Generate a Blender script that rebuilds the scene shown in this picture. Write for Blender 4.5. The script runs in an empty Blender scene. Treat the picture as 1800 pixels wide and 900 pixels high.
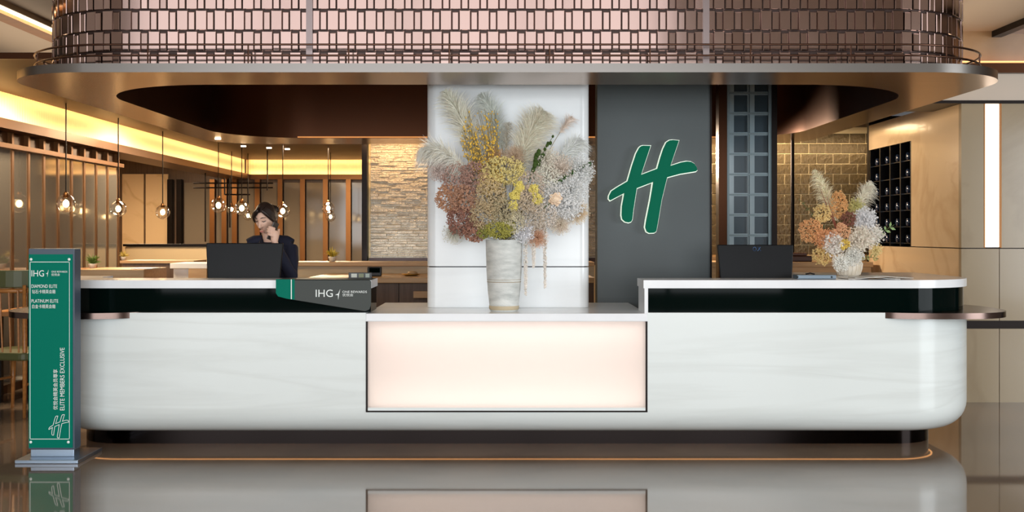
import bpy, bmesh, math, random
from mathutils import Vector, Matrix
random.seed(7)
PI = math.pi
SC = bpy.context.scene
COL = SC.collection
F, CX, HY, CH = 1925.0, 892.0, 410.0, 1.39      # focal length (px of 1800), principal point, camera height

# ------------------------------------------------------------------ camera
cam_d = bpy.data.cameras.new('camera'); cam = bpy.data.objects.new('camera', cam_d); COL.objects.link(cam)
cam.location = (0, 0, CH); cam.rotation_euler = (PI/2, 0, 0)
cam_d.sensor_width = 36; cam_d.lens = F/1800*36
cam_d.shift_x = (900-CX)/1800; cam_d.shift_y = -(450-HY)/1800
cam_d.clip_end = 200
SC.camera = cam

# ------------------------------------------------------------------ view
SC.view_settings.view_transform = 'Standard'; SC.view_settings.look = 'None'
SC.view_settings.exposure = 0.0; SC.view_settings.gamma = 1.0
SC.view_settings.use_curve_mapping = False
SC.cycles.max_bounces = 8; SC.cycles.diffuse_bounces = 4; SC.cycles.glossy_bounces = 5
SC.cycles.transmission_bounces = 6; SC.cycles.transparent_max_bounces = 8
SC.cycles.sample_clamp_indirect = 6.0; SC.cycles.caustics_reflective = False; SC.cycles.caustics_refractive = False
SC.cycles.use_denoising = True

# ------------------------------------------------------------------ world: plain overcast sky outside
W = bpy.data.worlds.new('sky'); SC.world = W; W.use_nodes = True
bg = W.node_tree.nodes['Background']; bg.inputs[0].default_value = (0.80, 0.88, 1.0, 1); bg.inputs[1].default_value = 0.9

def area(name, loc, rot, sx, sy, watts, col, spread=180):
    d = bpy.data.lights.new(name, 'AREA'); d.shape = 'RECTANGLE'; d.size = sx; d.size_y = sy
    d.energy = watts; d.color = col; d.spread = math.radians(spread)
    o = bpy.data.objects.new(name, d); COL.objects.link(o); o.location = loc; o.rotation_euler = rot
    return o
DAY = (0.90, 0.96, 1.0); WARM = (1.0, 0.63, 0.31); WARM2 = (1.0, 0.77, 0.50)
# daylight through the tall lobby glazing behind the camera and the window in the lobby's side wall
area('window_daylight_upper', (-2.1, -7.9, 5.6), (PI/2, 0, 0), 10.6, 3.2, 190, (1.0, 0.94, 0.92))
area('window_daylight_lower', (-1.0, -7.9, 1.95), (PI/2, 0, 0), 13.0, 3.5, 1030, (0.93, 0.975, 1.0))
area('window_daylight_side', (8.9, 0.6, 1.7), (PI/2, 0, PI/2), 5.0, 3.0, 500, DAY)
# added hidden warm fills for the upper ceiling, on canopy ledge and dropped ceiling
area('ledge_fill', (3.18, 8.4, 2.44), (0, math.radians(205), 0), .06, 2.6, 7, (1.0, .76, .52))
area('ledge_fill', (-3.18, 8.4, 2.44), (0, math.radians(155), 0), .06, 2.6, 5, (1.0, .76, .52))
area('gap_fill', (-4.1, 9.3, 2.66), (PI, 0, 0), .8, 2.6, 7, (1.0, .78, .55))
# warm recessed ceiling lights of the lounge behind the desk
for i, (lx, ly, w) in enumerate(((-3.7, 9.2, 65), (-3.6, 12.0, 95), (-2.6, 15.0, 165), (-5.2, 15.6, 105), (2.8, 12.2, 12))):
    area('lounge_downlight', (lx, ly, 2.57), (0, 0, 0), 0.7, 0.7, w, WARM2)

area('flank_fill', (1.45, 12.2, 2.25), (0, math.radians(-90), math.radians(-50)), .25, .5, 110, (1.0, .78, .56))  # added fill, out of view, that brightens the stone block's flank
def PX(px, Y): return (px-CX)*Y/F
def PZ(py, Y): return CH+(HY-py)*Y/F
def P(px, py, Y): return Vector((PX(px, Y), Y, PZ(py, Y)))

# ------------------------------------------------------------------ materials
def lin(c):
    return tuple((v/255/12.92 if v/255 <= .04045 else ((v/255+.055)/1.055)**2.4) for v in c)
MATS = {}
def mat(name, rgb, rough=.5, metal=0., spec=.5, emit=None, estr=0., trans=0., ior=1.45, alpha=1., noise=None, nscale=8., coat=0., bump=0., bscale=60., stretch=(1, 1, 1), sub=0., aniso=0.):
    """principled material; noise = second sRGB colour mixed in by a noise texture"""
    if name in MATS: return MATS[name]
    m = bpy.data.materials.new(name); m.use_nodes = True; nt = m.node_tree
    b = nt.nodes['Principled BSDF']
    b.inputs['Base Color'].default_value = (*lin(rgb), 1); b.inputs['Roughness'].default_value = rough
    b.inputs['Metallic'].default_value = metal; b.inputs['Specular IOR Level'].default_value = spec
    b.inputs['IOR'].default_value = ior; b.inputs['Transmission Weight'].default_value = trans
    b.inputs['Alpha'].default_value = alpha; b.inputs['Coat Weight'].default_value = coat; b.inputs['Coat Roughness'].default_value = .05
    b.inputs['Anisotropic'].default_value = aniso
    if emit: b.inputs['Emission Color'].default_value = (*lin(emit), 1); b.inputs['Emission Strength'].default_value = estr
    tc = nt.nodes.new('ShaderNodeTexCoord'); mp = nt.nodes.new('ShaderNodeMapping'); mp.inputs['Scale'].default_value = stretch
    nt.links.new(tc.outputs['Object'], mp.inputs['Vector'])
    if noise:
        n = nt.nodes.new('ShaderNodeTexNoise'); n.inputs['Scale'].default_value = nscale; n.inputs['Detail'].default_value = 5
        nt.links.new(mp.outputs['Vector'], n.inputs['Vector'])
        r = nt.nodes.new('ShaderNodeValToRGB'); r.color_ramp.elements[0].position = .35; r.color_ramp.elements[1].position = .68
        r.color_ramp.elements[0].color = (*lin(rgb), 1); r.color_ramp.elements[1].color = (*lin(noise), 1)
        nt.links.new(n.outputs['Fac'], r.inputs['Fac']); nt.links.new(r.outputs['Color'], b.inputs['Base Color'])
    if bump:
        n2 = nt.nodes.new('ShaderNodeTexNoise'); n2.inputs['Scale'].default_value = bscale; n2.inputs['Detail'].default_value = 4
        nt.links.new(mp.outputs['Vector'], n2.inputs['Vector'])
        bu = nt.nodes.new('ShaderNodeBump'); bu.inputs['Strength'].default_value = bump; bu.inputs['Distance'].default_value = .02
        nt.links.new(n2.outputs['Fac'], bu.inputs['Height']); nt.links.new(bu.outputs['Normal'], b.inputs['Normal'])
    MATS[name] = m; return m

def marble(name, base, vein, rough, scale, stretch, width=.06, coat=0., spec=.5):
    """stone with thin drifting veins and soft clouding"""
    m = mat(name, base, rough, coat=coat, spec=spec); nt = m.node_tree; b = nt.nodes['Principled BSDF']
    mp = [n for n in nt.nodes if n.type == 'MAPPING'][0]; mp.inputs['Scale'].default_value = stretch
    n = nt.nodes.new('ShaderNodeTexNoise'); n.inputs['Scale'].default_value = scale; n.inputs['Detail'].default_value = 6; n.inputs['Distortion'].default_value = .6
    nt.links.new(mp.outputs['Vector'], n.inputs['Vector'])
    r = nt.nodes.new('ShaderNodeValToRGB'); e = r.color_ramp.elements
    e[0].position = .5-width; e[0].color = (*lin(base), 1); e[1].position = .5; e[1].color = (*lin(vein), 1)
    x = e.new(.5+width); x.color = (*lin(base), 1)
    n2 = nt.nodes.new('ShaderNodeTexNoise'); n2.inputs['Scale'].default_value = scale*.6; n2.inputs['Detail'].default_value = 3
    nt.links.new(mp.outputs['Vector'], n2.inputs['Vector'])
    mx = nt.nodes.new('ShaderNodeMixRGB'); mx.inputs[2].default_value = (*lin(base), 1)
    nt.links.new(n.outputs['Fac'], r.inputs['Fac']); nt.links.new(r.outputs['Color'], mx.inputs[1]); nt.links.new(n2.outputs['Fac'], mx.inputs[0])
    nt.links.new(mx.outputs['Color'], b.inputs['Base Color'])
    return m

WHITE_MARBLE = marble('white_marble', (230, 236, 234), (216, 221, 218), .2, 1.1, (.4, 1, 4.5), .08)
WHITE_TOP = mat('white_stone_top', (238, 240, 242), .18, noise=(228, 230, 233), nscale=3)
BLACK_GLASS = mat('black_green_glass', (3, 13, 11), .04, spec=.06)
BRONZE = mat('brushed_bronze', (158, 122, 88), .25, 1.0, noise=(140, 106, 76), nscale=5, stretch=(.4, 8, 8))
BRONZE_DARK = mat('dark_bronze', (58, 36, 24), .30, 1.0)
BRONZE_STRIP = mat('bronze_edge', (112, 108, 104), .32, 1.0)
BRONZE_POST = mat('bronze_mullion', (120, 82, 50), .38, 1.0)
KICK = mat('kick_metal', (25, 21, 20), .14, 1.0)
ROSE = mat('rose_mirror_tile', (158, 136, 128), .12, 1.0)
JOINT = mat('tile_backing', (52, 38, 34), .4, .6)
GREY_PANEL = mat('grey_lacquer', (80, 86, 87), .4, noise=(84, 90, 91), nscale=2, spec=.3)
GREEN = mat('logo_green', (0, 108, 80), .5, spec=.08)
SIGN_GREEN = mat('sign_green', (0, 116, 96), .5, spec=.08)
SIGN_GREY = mat('sign_grey', (80, 84, 82), .5, spec=.1)
SLATE = mat('slate_frame', (72, 84, 98), .4)
STEEL = mat('steel', (150, 165, 182), .3, 1.0)
PRINT = mat('white_print', (240, 246, 243), .5)
CREAM_STONE = marble('cream_stone', (162, 145, 118), (140, 122, 96), .16, .9, (1, 1, .8), .05, coat=.05, spec=.3)
TAN_STONE = marble('tan_stone', (216, 188, 150), (190, 158, 118), .16, 1.2, (1, 1, 1), .05, coat=.4)
CEIL_GREY = mat('ceiling_grey', (206, 192, 176), .45)
CEIL_TAN = mat('ceiling_tan_veneer', (176, 140, 100), .28, noise=(150, 116, 80), nscale=2.2, stretch=(1, .5, 1), coat=.3)
COVE = mat('cove_panel', (250, 222, 170), .8)
WOOD = mat('light_oak', (196, 160, 116), .4, noise=(180, 142, 98), nscale=6, stretch=(.5, 6, 6))
WOOD_DARK = mat('walnut', (104, 80, 62), .45, noise=(88, 66, 50), nscale=6, stretch=(6, 6, .5))
WOOD_ORANGE = mat('honey_wood', (176, 118, 62), .35, noise=(150, 96, 48), nscale=6, stretch=(1, 8, 8))
OLIVE = mat('olive_leather', (74, 76, 42), .45)
BLACK = mat('black_plastic', (18, 18, 20), .35)
BLACK_METAL = mat('black_metal', (24, 18, 16), .4, .8)
PAPER = mat('paper', (236, 236, 232), .6)
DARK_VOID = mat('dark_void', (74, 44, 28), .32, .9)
SMOKE = mat('smoked_mirror', (150, 144, 136), .06, .7)
DARK_PANE = mat('dark_back_glass', (120, 110, 98), .08, 0., spec=.5)
LOUNGE_CEIL = mat('lounge_ceiling_veneer', (74, 53, 35), .45, noise=(60, 43, 28), nscale=2.2, stretch=(1, .5, 1), spec=.08)
VALANCE = mat('valance_bronze', (104, 72, 46), .4, 1.0)
PLASTER = mat('lobby_plaster', (206, 198, 190), .7)
GLOW = mat('warm_glow_strip', (255, 240, 210), .5, emit=(255, 224, 170), estr=6.0)

# floor: polished dark stone
FLOOR = mat('polished_floor_stone', (132, 114, 98), .05, spec=.5, ior=2.8, noise=(106, 92, 80), nscale=1.4, bump=.012, bscale=1.1)

# ------------------------------------------------------------------ mesh helpers
def B(): return bmesh.new()
def box(bm, x0, x1, y0, y1, z0, z1):
    v = [bm.verts.new(p) for p in ((x0, y0, z0), (x1, y0, z0), (x1, y1, z0), (x0, y1, z0), (x0, y0, z1), (x1, y0, z1), (x1, y1, z1), (x0, y1, z1))]
    for f in ((0, 3, 2, 1), (4, 5, 6, 7), (0, 1, 5, 4), (1, 2, 6, 5), (2, 3, 7, 6), (3, 0, 4, 7)): bm.faces.new([v[i] for i in f])
    return v
def prism(bm, pts, z0, z1):
    """pts: plan outline [(x,y)], counter-clockwise"""
    lo = [bm.verts.new((x, y, z0)) for x, y in pts]; hi = [bm.verts.new((x, y, z1)) for x, y in pts]
    n = len(pts)
    bm.faces.new(lo[::-1]); bm.faces.new(hi)
    for i in range(n): bm.faces.new((lo[i], lo[(i+1) % n], hi[(i+1) % n], hi[i]))
def plate(bm, pts, y0, y1):
    """pts: front outline [(x,z)]; slab between y0 (front) and y1"""
    a = [bm.verts.new((x, y0, z)) for x, z in pts]; b = [bm.verts.new((x, y1, z)) for x, z in pts]
    n = len(pts); bm.faces.new(a); bm.faces.new(b[::-1])
    for i in range(n): bm.faces.new((a[(i+1) % n], a[i], b[i], b[(i+1) % n]))
def tube(bm, pts, rad, seg=8, cap=True):
    pts = [Vector(p) for p in pts]; rs = rad if isinstance(rad, (list, tuple)) else [rad]*len(pts)
    rings = []; up = None
    for i, p in enumerate(pts):
        t = (pts[min(i+1, len(pts)-1)]-pts[max(i-1, 0)]).normalized()
        if up is None: up = Vector((0, 0, 1)) if abs(t.z) < .9 else Vector((1, 0, 0))
        s = t.cross(up).normalized(); up = s.cross(t).normalized()
        rings.append([bm.verts.new(p+(s*math.cos(a)+up*math.sin(a))*rs[i]) for a in (2*PI*k/seg for k in range(seg))])
    for a, b in zip(rings, rings[1:]):
        for k in range(seg): bm.faces.new((a[k], a[(k+1) % seg], b[(k+1) % seg], b[k]))
    if cap: bm.faces.new(rings[0][::-1]); bm.faces.new(rings[-1])
def lathe(bm, prof, c=(0, 0, 0), seg=24, cap=True):
    rings = [[bm.verts.new((c[0]+r*math.cos(2*PI*k/seg), c[1]+r*math.sin(2*PI*k/seg), c[2]+z)) for k in range(seg)] for r, z in prof]
    for a, b in zip(rings, rings[1:]):
        for k in range(seg): bm.faces.new((a[k], a[(k+1) % seg], b[(k+1) % seg], b[k]))
    if cap: bm.faces.new(rings[0][::-1]); bm.faces.new(rings[-1])
def ball(bm, c, r, sub=1, sc=(1, 1, 1), rot=None):
    M = Matrix.Translation(c) @ (rot.to_matrix().to_4x4() if rot else Matrix()) @ Matrix.Diagonal((r*sc[0], r*sc[1], r*sc[2], 1))
    bmesh.ops.create_icosphere(bm, subdivisions=sub, radius=1, matrix=M)
def octa(bm, c, r):
    v = [bm.verts.new((c[0]+dx*r, c[1]+dy*r, c[2]+dz*r)) for dx, dy, dz in ((1, 0, 0), (0, 1, 0), (-1, 0, 0), (0, -1, 0), (0, 0, 1), (0, 0, -1))]
    for i in range(4):
        bm.faces.new((v[i], v[(i+1) % 4], v[4])); bm.faces.new((v[(i+1) % 4], v[i], v[5]))
def bez(p0, p1, p2, n):
    return [(1-t)**2*Vector(p0)+2*t*(1-t)*Vector(p1)+t*t*Vector(p2) for t in (i/n for i in range(n+1))]
def mk(name, bm, m, parent=None, smooth=False, bevel=0., world=True, kind=None, label=None):
    bmesh.ops.recalc_face_normals(bm, faces=bm.faces)
    me = bpy.data.meshes.new(name); bm.to_mesh(me); bm.free()
    if smooth:
        for p in me.polygons: p.use_smooth = True
    o = bpy.data.objects.new(name, me); COL.objects.link(o)
    if m: me.materials.append(m)
    if bevel:
        mo = o.modifiers.new('edge', 'BEVEL'); mo.width = bevel; mo.segments = 2; mo.limit_method = 'ANGLE'
    if parent:
        o.parent = parent
        if world: o.matrix_parent_inverse = parent.matrix_basis.inverted()
    if kind: o['kind'] = kind
    if label: o['label'] = label
    return o
def auto_smooth(o, ang=35):
    me = o.data
    for p in me.polygons: p.use_smooth = True
    me.set_sharp_from_angle(angle=math.radians(ang))
    return o
def tag(o, label, cat, group=None):
    o['label'] = label; o['category'] = cat
    if group: o['group'] = group
    return o
def thing(name, loc, label, cat, group=None, rz=0):
    o = bpy.data.objects.new(name, None); COL.objects.link(o); o.location = loc; o.rotation_euler = (0, 0, rz)
    o.empty_display_size = .1
    o.matrix_basis = Matrix.Translation(loc) @ Matrix.Rotation(rz, 4, 'Z')
    return tag(o, label, cat, group)
def struct(name, bm, m, parent=None, **k):
    o = mk(name, bm, m, parent, **k)
    if not parent: o['kind'] = 'structure'
    return o
def share(name, me, M, parent):
    o = bpy.data.objects.new(name, me); COL.objects.link(o); o.parent = parent
    o.matrix_basis = M
    if parent: o.matrix_parent_inverse = parent.matrix_basis.inverted()
    return o
def arc(cx, cy, r, a0, a1, n):
    return [(cx+r*math.cos(a0+(a1-a0)*i/n), cy+r*math.sin(a0+(a1-a0)*i/n)) for i in range(n+1)]
def rrect(x0, x1, y0, y1, r, n=14):
    return (arc(x0+r, y0+r, r, PI, 1.5*PI, n)+arc(x1-r, y0+r, r, 1.5*PI, 2*PI, n)+arc(x1-r, y1-r, r, 0, .5*PI, n)+arc(x0+r, y1-r, r, .5*PI, PI, n))
def path_normals(path):
    """unit normals pointing to the outside (right of travel)"""
    out = []
    for i in range(len(path)):
        a = Vector(path[max(i-1, 0)]); b = Vector(path[min(i+1, len(path)-1)]); t = (b-a).normalized()
        out.append(Vector((t.y, -t.x)))
    return out
def sweep(bm, path, prof, close=True):
    """prof: [(inset, z)]; inset measured inward from the path's outer side"""
    nr = path_normals(path); rings = []
    for p, n in zip(path, nr): rings.append([bm.verts.new((p[0]-n.x*d, p[1]-n.y*d, z)) for d, z in prof])
    m = len(prof)
    for a, b in zip(rings, rings[1:]):
        for k in range(m if close else m-1): bm.faces.new((a[k], b[k], b[(k+1) % m], a[(k+1) % m]))
    if close: bm.faces.new(rings[0]); bm.faces.new(rings[-1][::-1])
FONT_CACHE = {}
def text_mesh(body):
    if body in FONT_CACHE: return FONT_CACHE[body]
    cu = bpy.data.curves.new('lettering', 'FONT'); cu.body = body; cu.resolution_u = 3
    o = bpy.data.objects.new('lettering', cu); COL.objects.link(o)
    dg = bpy.context.evaluated_depsgraph_get()
    me = bpy.data.meshes.new_from_object(o.evaluated_get(dg))
    bpy.data.objects.remove(o); bpy.data.curves.remove(cu)
    FONT_CACHE[body] = me; return me
def lettering(name, body, x0, x1, z0, z1, y, m, parent, vertical=False, bold=0.):
    """flat print facing -y fitted to the box x0..x1, z0..z1 (vertical: reads upwards)"""
    src = text_mesh(body); me = src.copy(); vs = me.vertices
    us = [v.co.x for v in vs]; ws = [v.co.y for v in vs]
    u0, u1, w0, w1 = min(us), max(us), min(ws), max(ws)
    for v in vs:
        u = (v.co.x-u0)/(u1-u0); w = (v.co.y-w0)/(w1-w0)
        if vertical: v.co = (x0+(1-w)*(x1-x0), y, z0+u*(z1-z0))
        else: v.co = (x0+u*(x1-x0), y, z0+w*(z1-z0))
    me.materials.clear(); me.materials.append(m)
    o = bpy.data.objects.new(name, me); COL.objects.link(o); o.parent = parent; o.matrix_parent_inverse = parent.matrix_basis.inverted()
    return o
# ================================================================== THE SETTING
bm = B(); box(bm, -10, 9.2, -8.2, 19, -.1, 0); struct('floor', bm, FLOOR)
# high lobby round the camera (behind the picture)
bm = B(); box(bm, -10.2, 9.4, -8.3, 6.6, 7.5, 7.6); struct('ceiling_lobby', bm, CEIL_GREY)
bm = B(); box(bm, -10.2, -10, -8.3, 19, 0, 7.6); struct('wall_lobby_left', bm, PLASTER)
def wall_with_hole(name, axis, at, a0, a1, h0, h1, z0, z1, A0, A1, Z1, m):
    bm = B()
    def seg(p, q, zz0, zz1):
        if axis == 'y': box(bm, p, q, at, at+.2, zz0, zz1)
        else: box(bm, at, at+.2, p, q, zz0, zz1)
    seg(A0, h0, 0, Z1); seg(h1, A1, 0, Z1); seg(h0, h1, 0, z0); seg(h0, h1, z1, Z1)
    return struct(name, bm, m)
bm = B()
for a, c, z0, z1 in ((-10, -7.5, 0, 7.5), (5.5, 9.2, 0, 7.5), (-7.5, 5.5, 0, .2), (-7.5, 5.5, 3.7, 4.0), (-7.5, 5.5, 7.2, 7.5), (3.2, 5.5, 4.0, 7.2)): box(bm, a, c, -8.3, -8.1, z0, z1)
struct('wall_lobby_front', bm, PLASTER)
wall_with_hole('wall_lobby_right', 'x', 9.0, 0, 0, -1.9, 3.1, .2, 3.2, -8.1, 9.0, 7.5, PLASTER)
for i in range(5):
    x = -7.4+10.6/4*i
    bm = B(); box(bm, x-.04, x+.04, -7.85, -7.78, .2, 7.2); struct('window_%d' % (i+1), bm, BLACK_METAL)
for i in range(3):
    y = -1.9+2.5*i
    bm = B(); box(bm, 8.92, 9.0, y-.04, y+.04, .2, 3.2); struct('window_%d' % (i+6), bm, BLACK_METAL)
# fascia above the picture, low ceiling over the desk zone
bm = B(); box(bm, -10, 9.2, 6.6, 6.7, 3.05, 7.5); struct('trim_1', bm, CEIL_GREY)
bm = B(); box(bm, -10, 9.2, 6.7, 19, 3.05, 3.1); ceil = struct('ceiling', bm, CEIL_GREY)
# light slot and veneer edge in the upper ceiling, at the picture's upper corner
bm = B(); box(bm, -3.71, -3.60, 7.0, 10.3, 3.03, 3.049)
t = thing('linear_ceiling_light', (-3.72, 8.6, 3.03), 'long glowing slot in the grey ceiling beside the tiled drum', 'light')
mk('diffuser', bm, GLOW, t)
bm = B(); box(bm, -3.60, -3.585, 7.0, 10.3, 3.01, 3.05); mk('trim_edge', bm, CEIL_TAN, t)
bm = B(); box(bm, -3.86, -3.715, 7.0, 10.3, 3.005, 3.049); mk('veneer_edge', bm, WOOD_ORANGE, t)
# dropped lounge ceiling (L shaped, leaves room for the drum)
bm = B(); prism(bm, [(-6.6, 7.6), (-3.12, 7.6), (-3.12, 12.0), (6.0, 12.0), (6.0, 18.2), (-6.6, 18.2)], 2.60, 2.64)
struct('ceiling_lounge', bm, LOUNGE_CEIL)
bm = B(); box(bm, -6.6, -3.12, 7.585, 7.6, 2.597, 2.642); struct('trim_2', bm, BRONZE_DARK)
# cove: ribbed glowing panel between two LED strips, along the side wall and the end wall
XL, YB = -4.30, 18.0
def rib_panel(name, p0, p1, z0, z1, pitch):
    bm = B(); a = Vector(p0); b = Vector(p1); n = int((b-a).length/pitch); d = (b-a)/n; nr = Vector((d.y, -d.x)).normalized()
    q = []
    for i in range(n+1):
        for off, k in ((0, 0), (.006, .5)):
            if i == n and k: continue
            c = a+d*(i+k)+nr*off; q.append((bm.verts.new((c.x, c.y, z0)), bm.verts.new((c.x, c.y, z1))))
    for u, v in zip(q, q[1:]): bm.faces.new((u[0], v[0], v[1], u[1]))
    return struct(name, bm, COVE)
rib_panel('wall_cove_left', (XL-.02, 7.3), (XL-.02, YB), 2.35, 2.60, .05)
rib_panel('wall_cove_back', (XL, YB+.02), (-1.0, YB+.02), 2.35, 2.60, .05)
bm = B(); box(bm, XL-.3, XL+.10, 7.3, YB, 2.27, 2.352); struct('trim_3', bm, VALANCE)
bm = B(); box(bm, XL+.10, -1.0, YB-.10, YB+.2, 2.27, 2.352); struct('trim_4', bm, VALANCE)
def strip(name, loc, rot, L, watts): return area(name, loc, rot, L, .04, watts, WARM, 160)
strip('cove_led', (XL+.05, 12.65, 2.362), (math.radians(118), 0, PI/2), 10.6, 16)
strip('cove_led', (XL+.05, 12.65, 2.588), (math.radians(62), 0, PI/2), 10.6, 11)
strip('cove_led', ((XL-1.0)/2, YB-.05, 2.362), (math.radians(118), 0, 0), 3.2, 5.5)
strip('cove_led', ((XL-1.0)/2, YB-.05, 2.588), (math.radians(62), 0, 0), 3.2, 3.8)
# side wall: smoked panes between bronze mullions
w = B(); box(w, XL-.12, XL-.06, 7.3, 12.2, 0, 2.3); wl = struct('wall_left', w, BRONZE_DARK)
ys = [7.62+.325*i for i in range(15)]
mull = B(); box(mull, -.06, -.02, -.020, .020, 0, 2.27); 
me_mull = bpy.data.meshes.new('mullion'); mull.to_mesh(me_mull); mull.free(); me_mull.materials.append(BRONZE_POST)
pn = B(); box(pn, -.055, -.03, -.1405, .1405, .08, 2.12); me_pane = bpy.data.meshes.new('pane'); pn.to_mesh(me_pane); pn.free(); me_pane.materials.append(SMOKE)
for i, y in enumerate(ys):
    share('mullion', me_mull, Matrix.Translation((XL, y, 0)), wl)
    if i: share('pane', me_pane, Matrix.Translation((XL, y-.1625, 0)), wl)
bm = B(); box(bm, XL-.06, XL+.03, 7.4, 12.2, 2.12, 2.16); mk('top_rail', bm, BRONZE_POST, wl)
# recess beyond: return wall, far side wall, end wall with panes
bm = B(); box(bm, -6.7, XL-.06, 12.2, 12.3, 0, 2.6); struct('wall_return', bm, TAN_STONE)
bm = B(); box(bm, -6.8, -6.6, 12.3, 18.2, 0, 2.6); struct('wall_far_left', bm, TAN_STONE)
bm = B(); box(bm, -6.6, 4.6, YB+.03, YB+.2, 0, 2.6); wb = struct('wall_back', bm, WOOD_DARK)
for a, b_ in ((PX(217, 18), PX(256, 18)), (PX(258, 18), PX(299, 18))):
    bm = B(); box(bm, a, b_-.015, YB-.06, YB, .6, 2.36); mk('panel', bm, TAN_STONE, wb)
for px in (302, 318, 376, 397, 415, 455, 495, 534, 574, 614):
    x = PX(px, 18); bm = B(); box(bm, x-.04, x+.04, YB-.12, YB, 0, 2.27); mk('mullion', bm, BLACK_METAL if px < 320 else BRONZE_POST, wb)
edges = (320, 376, 397, 415, 455, 495, 534, 574, 614, 650)
for a, c in zip(edges, edges[1:]):
    bm = B(); box(bm, PX(a, 18)+.05, PX(c, 18)-.05, YB-.04, YB, .3, 2.22); mk('pane', bm, DARK_PANE, wb)
# brick feature wall behind the desk
YW = 12.5
BRICK_BACK = mat('gold_wall_joint', (250, 226, 176), .6)
bm = B(); box(bm, PX(646, YW), 5.2, YW, YW+.3, 0, 2.6); wf = struct('wall_feature', bm, BRICK_BACK)
LEDGE = mat('ledgestone', (186, 174, 156), .55, .1, noise=(216, 206, 188), nscale=22, bump=.8, bscale=50)
bm = B()
z = 1.11
while z < 2.40:
    h = random.uniform(.020, .036); x = PX(652, YW)
    while x < PX(1050, YW):
        l = random.uniform(.05, .2); d = random.uniform(.008, .05)
        box(bm, x, min(x+l, PX(1055, YW)), YW-d, YW+.01, z, z+h-.004); x += l+.003
    z += h
mk('ledgestone_cladding', bm, LEDGE, wf, kind='stuff')
GOLD = mat('gold_brick', (112, 94, 62), .35, .2, noise=(98, 82, 54), nscale=9, bump=.5, bscale=30)
gb = B(); box(gb, -.0885, .0885, -.008, .01, -.0535, .0535); bmesh.ops.bevel(gb, geom=list(gb.edges), offset=.003, segments=1, affect='EDGES')
me_b = bpy.data.meshes.new('brick'); gb.to_mesh(me_b); gb.free(); me_b.materials.append(GOLD)
for r in range(12):
    zz = 1.20+.1155*r; off = .0925 if r % 2 else 0
    for c in range(-1, 12):
        x = 2.05+.185*c+off
        if x > 4.4: continue
        share('brick', me_b, Matrix.Translation((x, YW-random.uniform(0, .005), zz)) @ Matrix.Rotation(random.uniform(-.015, .015), 4, 'X'), wf)
bm = B(); box(bm, PX(639, YW), PX(648, YW), YW-.15, YW+.05, 0, 2.45); struct('trim_5', bm, BLACK_METAL)
bm = B(); box(bm, PX(650, YW), PX(1050, YW), YW-.07, YW, 1.03, 1.11); struct('trim_6', bm, mat('plum_base', (66, 48, 48), .5))
bm = B(); box(bm, PX(1248, YW), 5.0, YW-.06, YW, 0, 1.12); struct('trim_7', bm, WOOD)
# wall washers above the brick, plus one added low fill
area('wall_washer', (PX(700, YW), YW-.38, 2.42), (math.radians(30), 0, 0), .8, .06, 9, WARM)
area('wall_washer', (PX(700, YW), YW-.45, 1.12), (math.radians(145), 0, 0), .8, .06, 2.2, (.9, .95, 1))  # added cool fill from below to lift the lower ledgestone
area('wall_washer', (3.1, YW-.35, 2.40), (math.radians(30), 0, 0), 2.2, .06, 9, WARM2)
# stone block at the side: face to the camera with a light slot, flank with a bottle rack
XR, YR = 3.73, 9.0
bm = B(); box(bm, XR+.04, 9.0, YR+.04, 10.12, 0, 2.5); box(bm, XR+.34, 9.0, 10.12, 11.3, 0, 2.5); box(bm, XR+.04, XR+.34, 10.12, 11.3, 0, 1.262); box(bm, XR+.04, XR+.34, 10.12, 11.3, 2.245, 2.5); box(bm, XR, XR+.34, 11.3, 11.36, 0, 2.6); wr = struct('wall_right', bm, BLACK_METAL)
g = .006
for (a, c, z0, z1) in ((XR, 3.915, 1.27, 2.455), (4.06, 6.2, 1.27, 2.455), (XR, 4.04, .672, 1.262), (4.046, 6.2, .672, 1.262), (XR, 4.04, .0, .605), (4.046, 6.2, .0, .605)):
    bm = B(); box(bm, a, c, YR, YR+.05, z0, z1); mk('stone_panel', bm, CREAM_STONE, wr)
for (a, c, z0, z1) in ((YR+.052, 10.12, 1.27, 2.5), (10.12, 11.3, 2.245, 2.5), (YR+.052, 11.3, 0, 1.262)):
    bm = B(); box(bm, XR, XR+.05, a, c, z0, z1); mk('flank_panel', bm, TAN_STONE, wr)
t = thing('wall_light', (3.99, YR, 1.27), 'tall glowing vertical light slot set in the cream stone wall', 'light')
bm = B(); box(bm, 3.925, 4.05, YR+.02, YR+.06, 1.275, 2.455); mk('diffuser', bm, mat('slot_diffuser', (255, 250, 240), .5, emit=(255, 236, 210), estr=1.5), t)
bm = B(); box(bm, 3.915, 3.925, YR-.002, YR+.05, 1.27, 2.455); box(bm, 4.05, 4.06, YR-.002, YR+.05, 1.27, 2.455); mk('frame', bm, BRONZE_POST, t)
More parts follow.
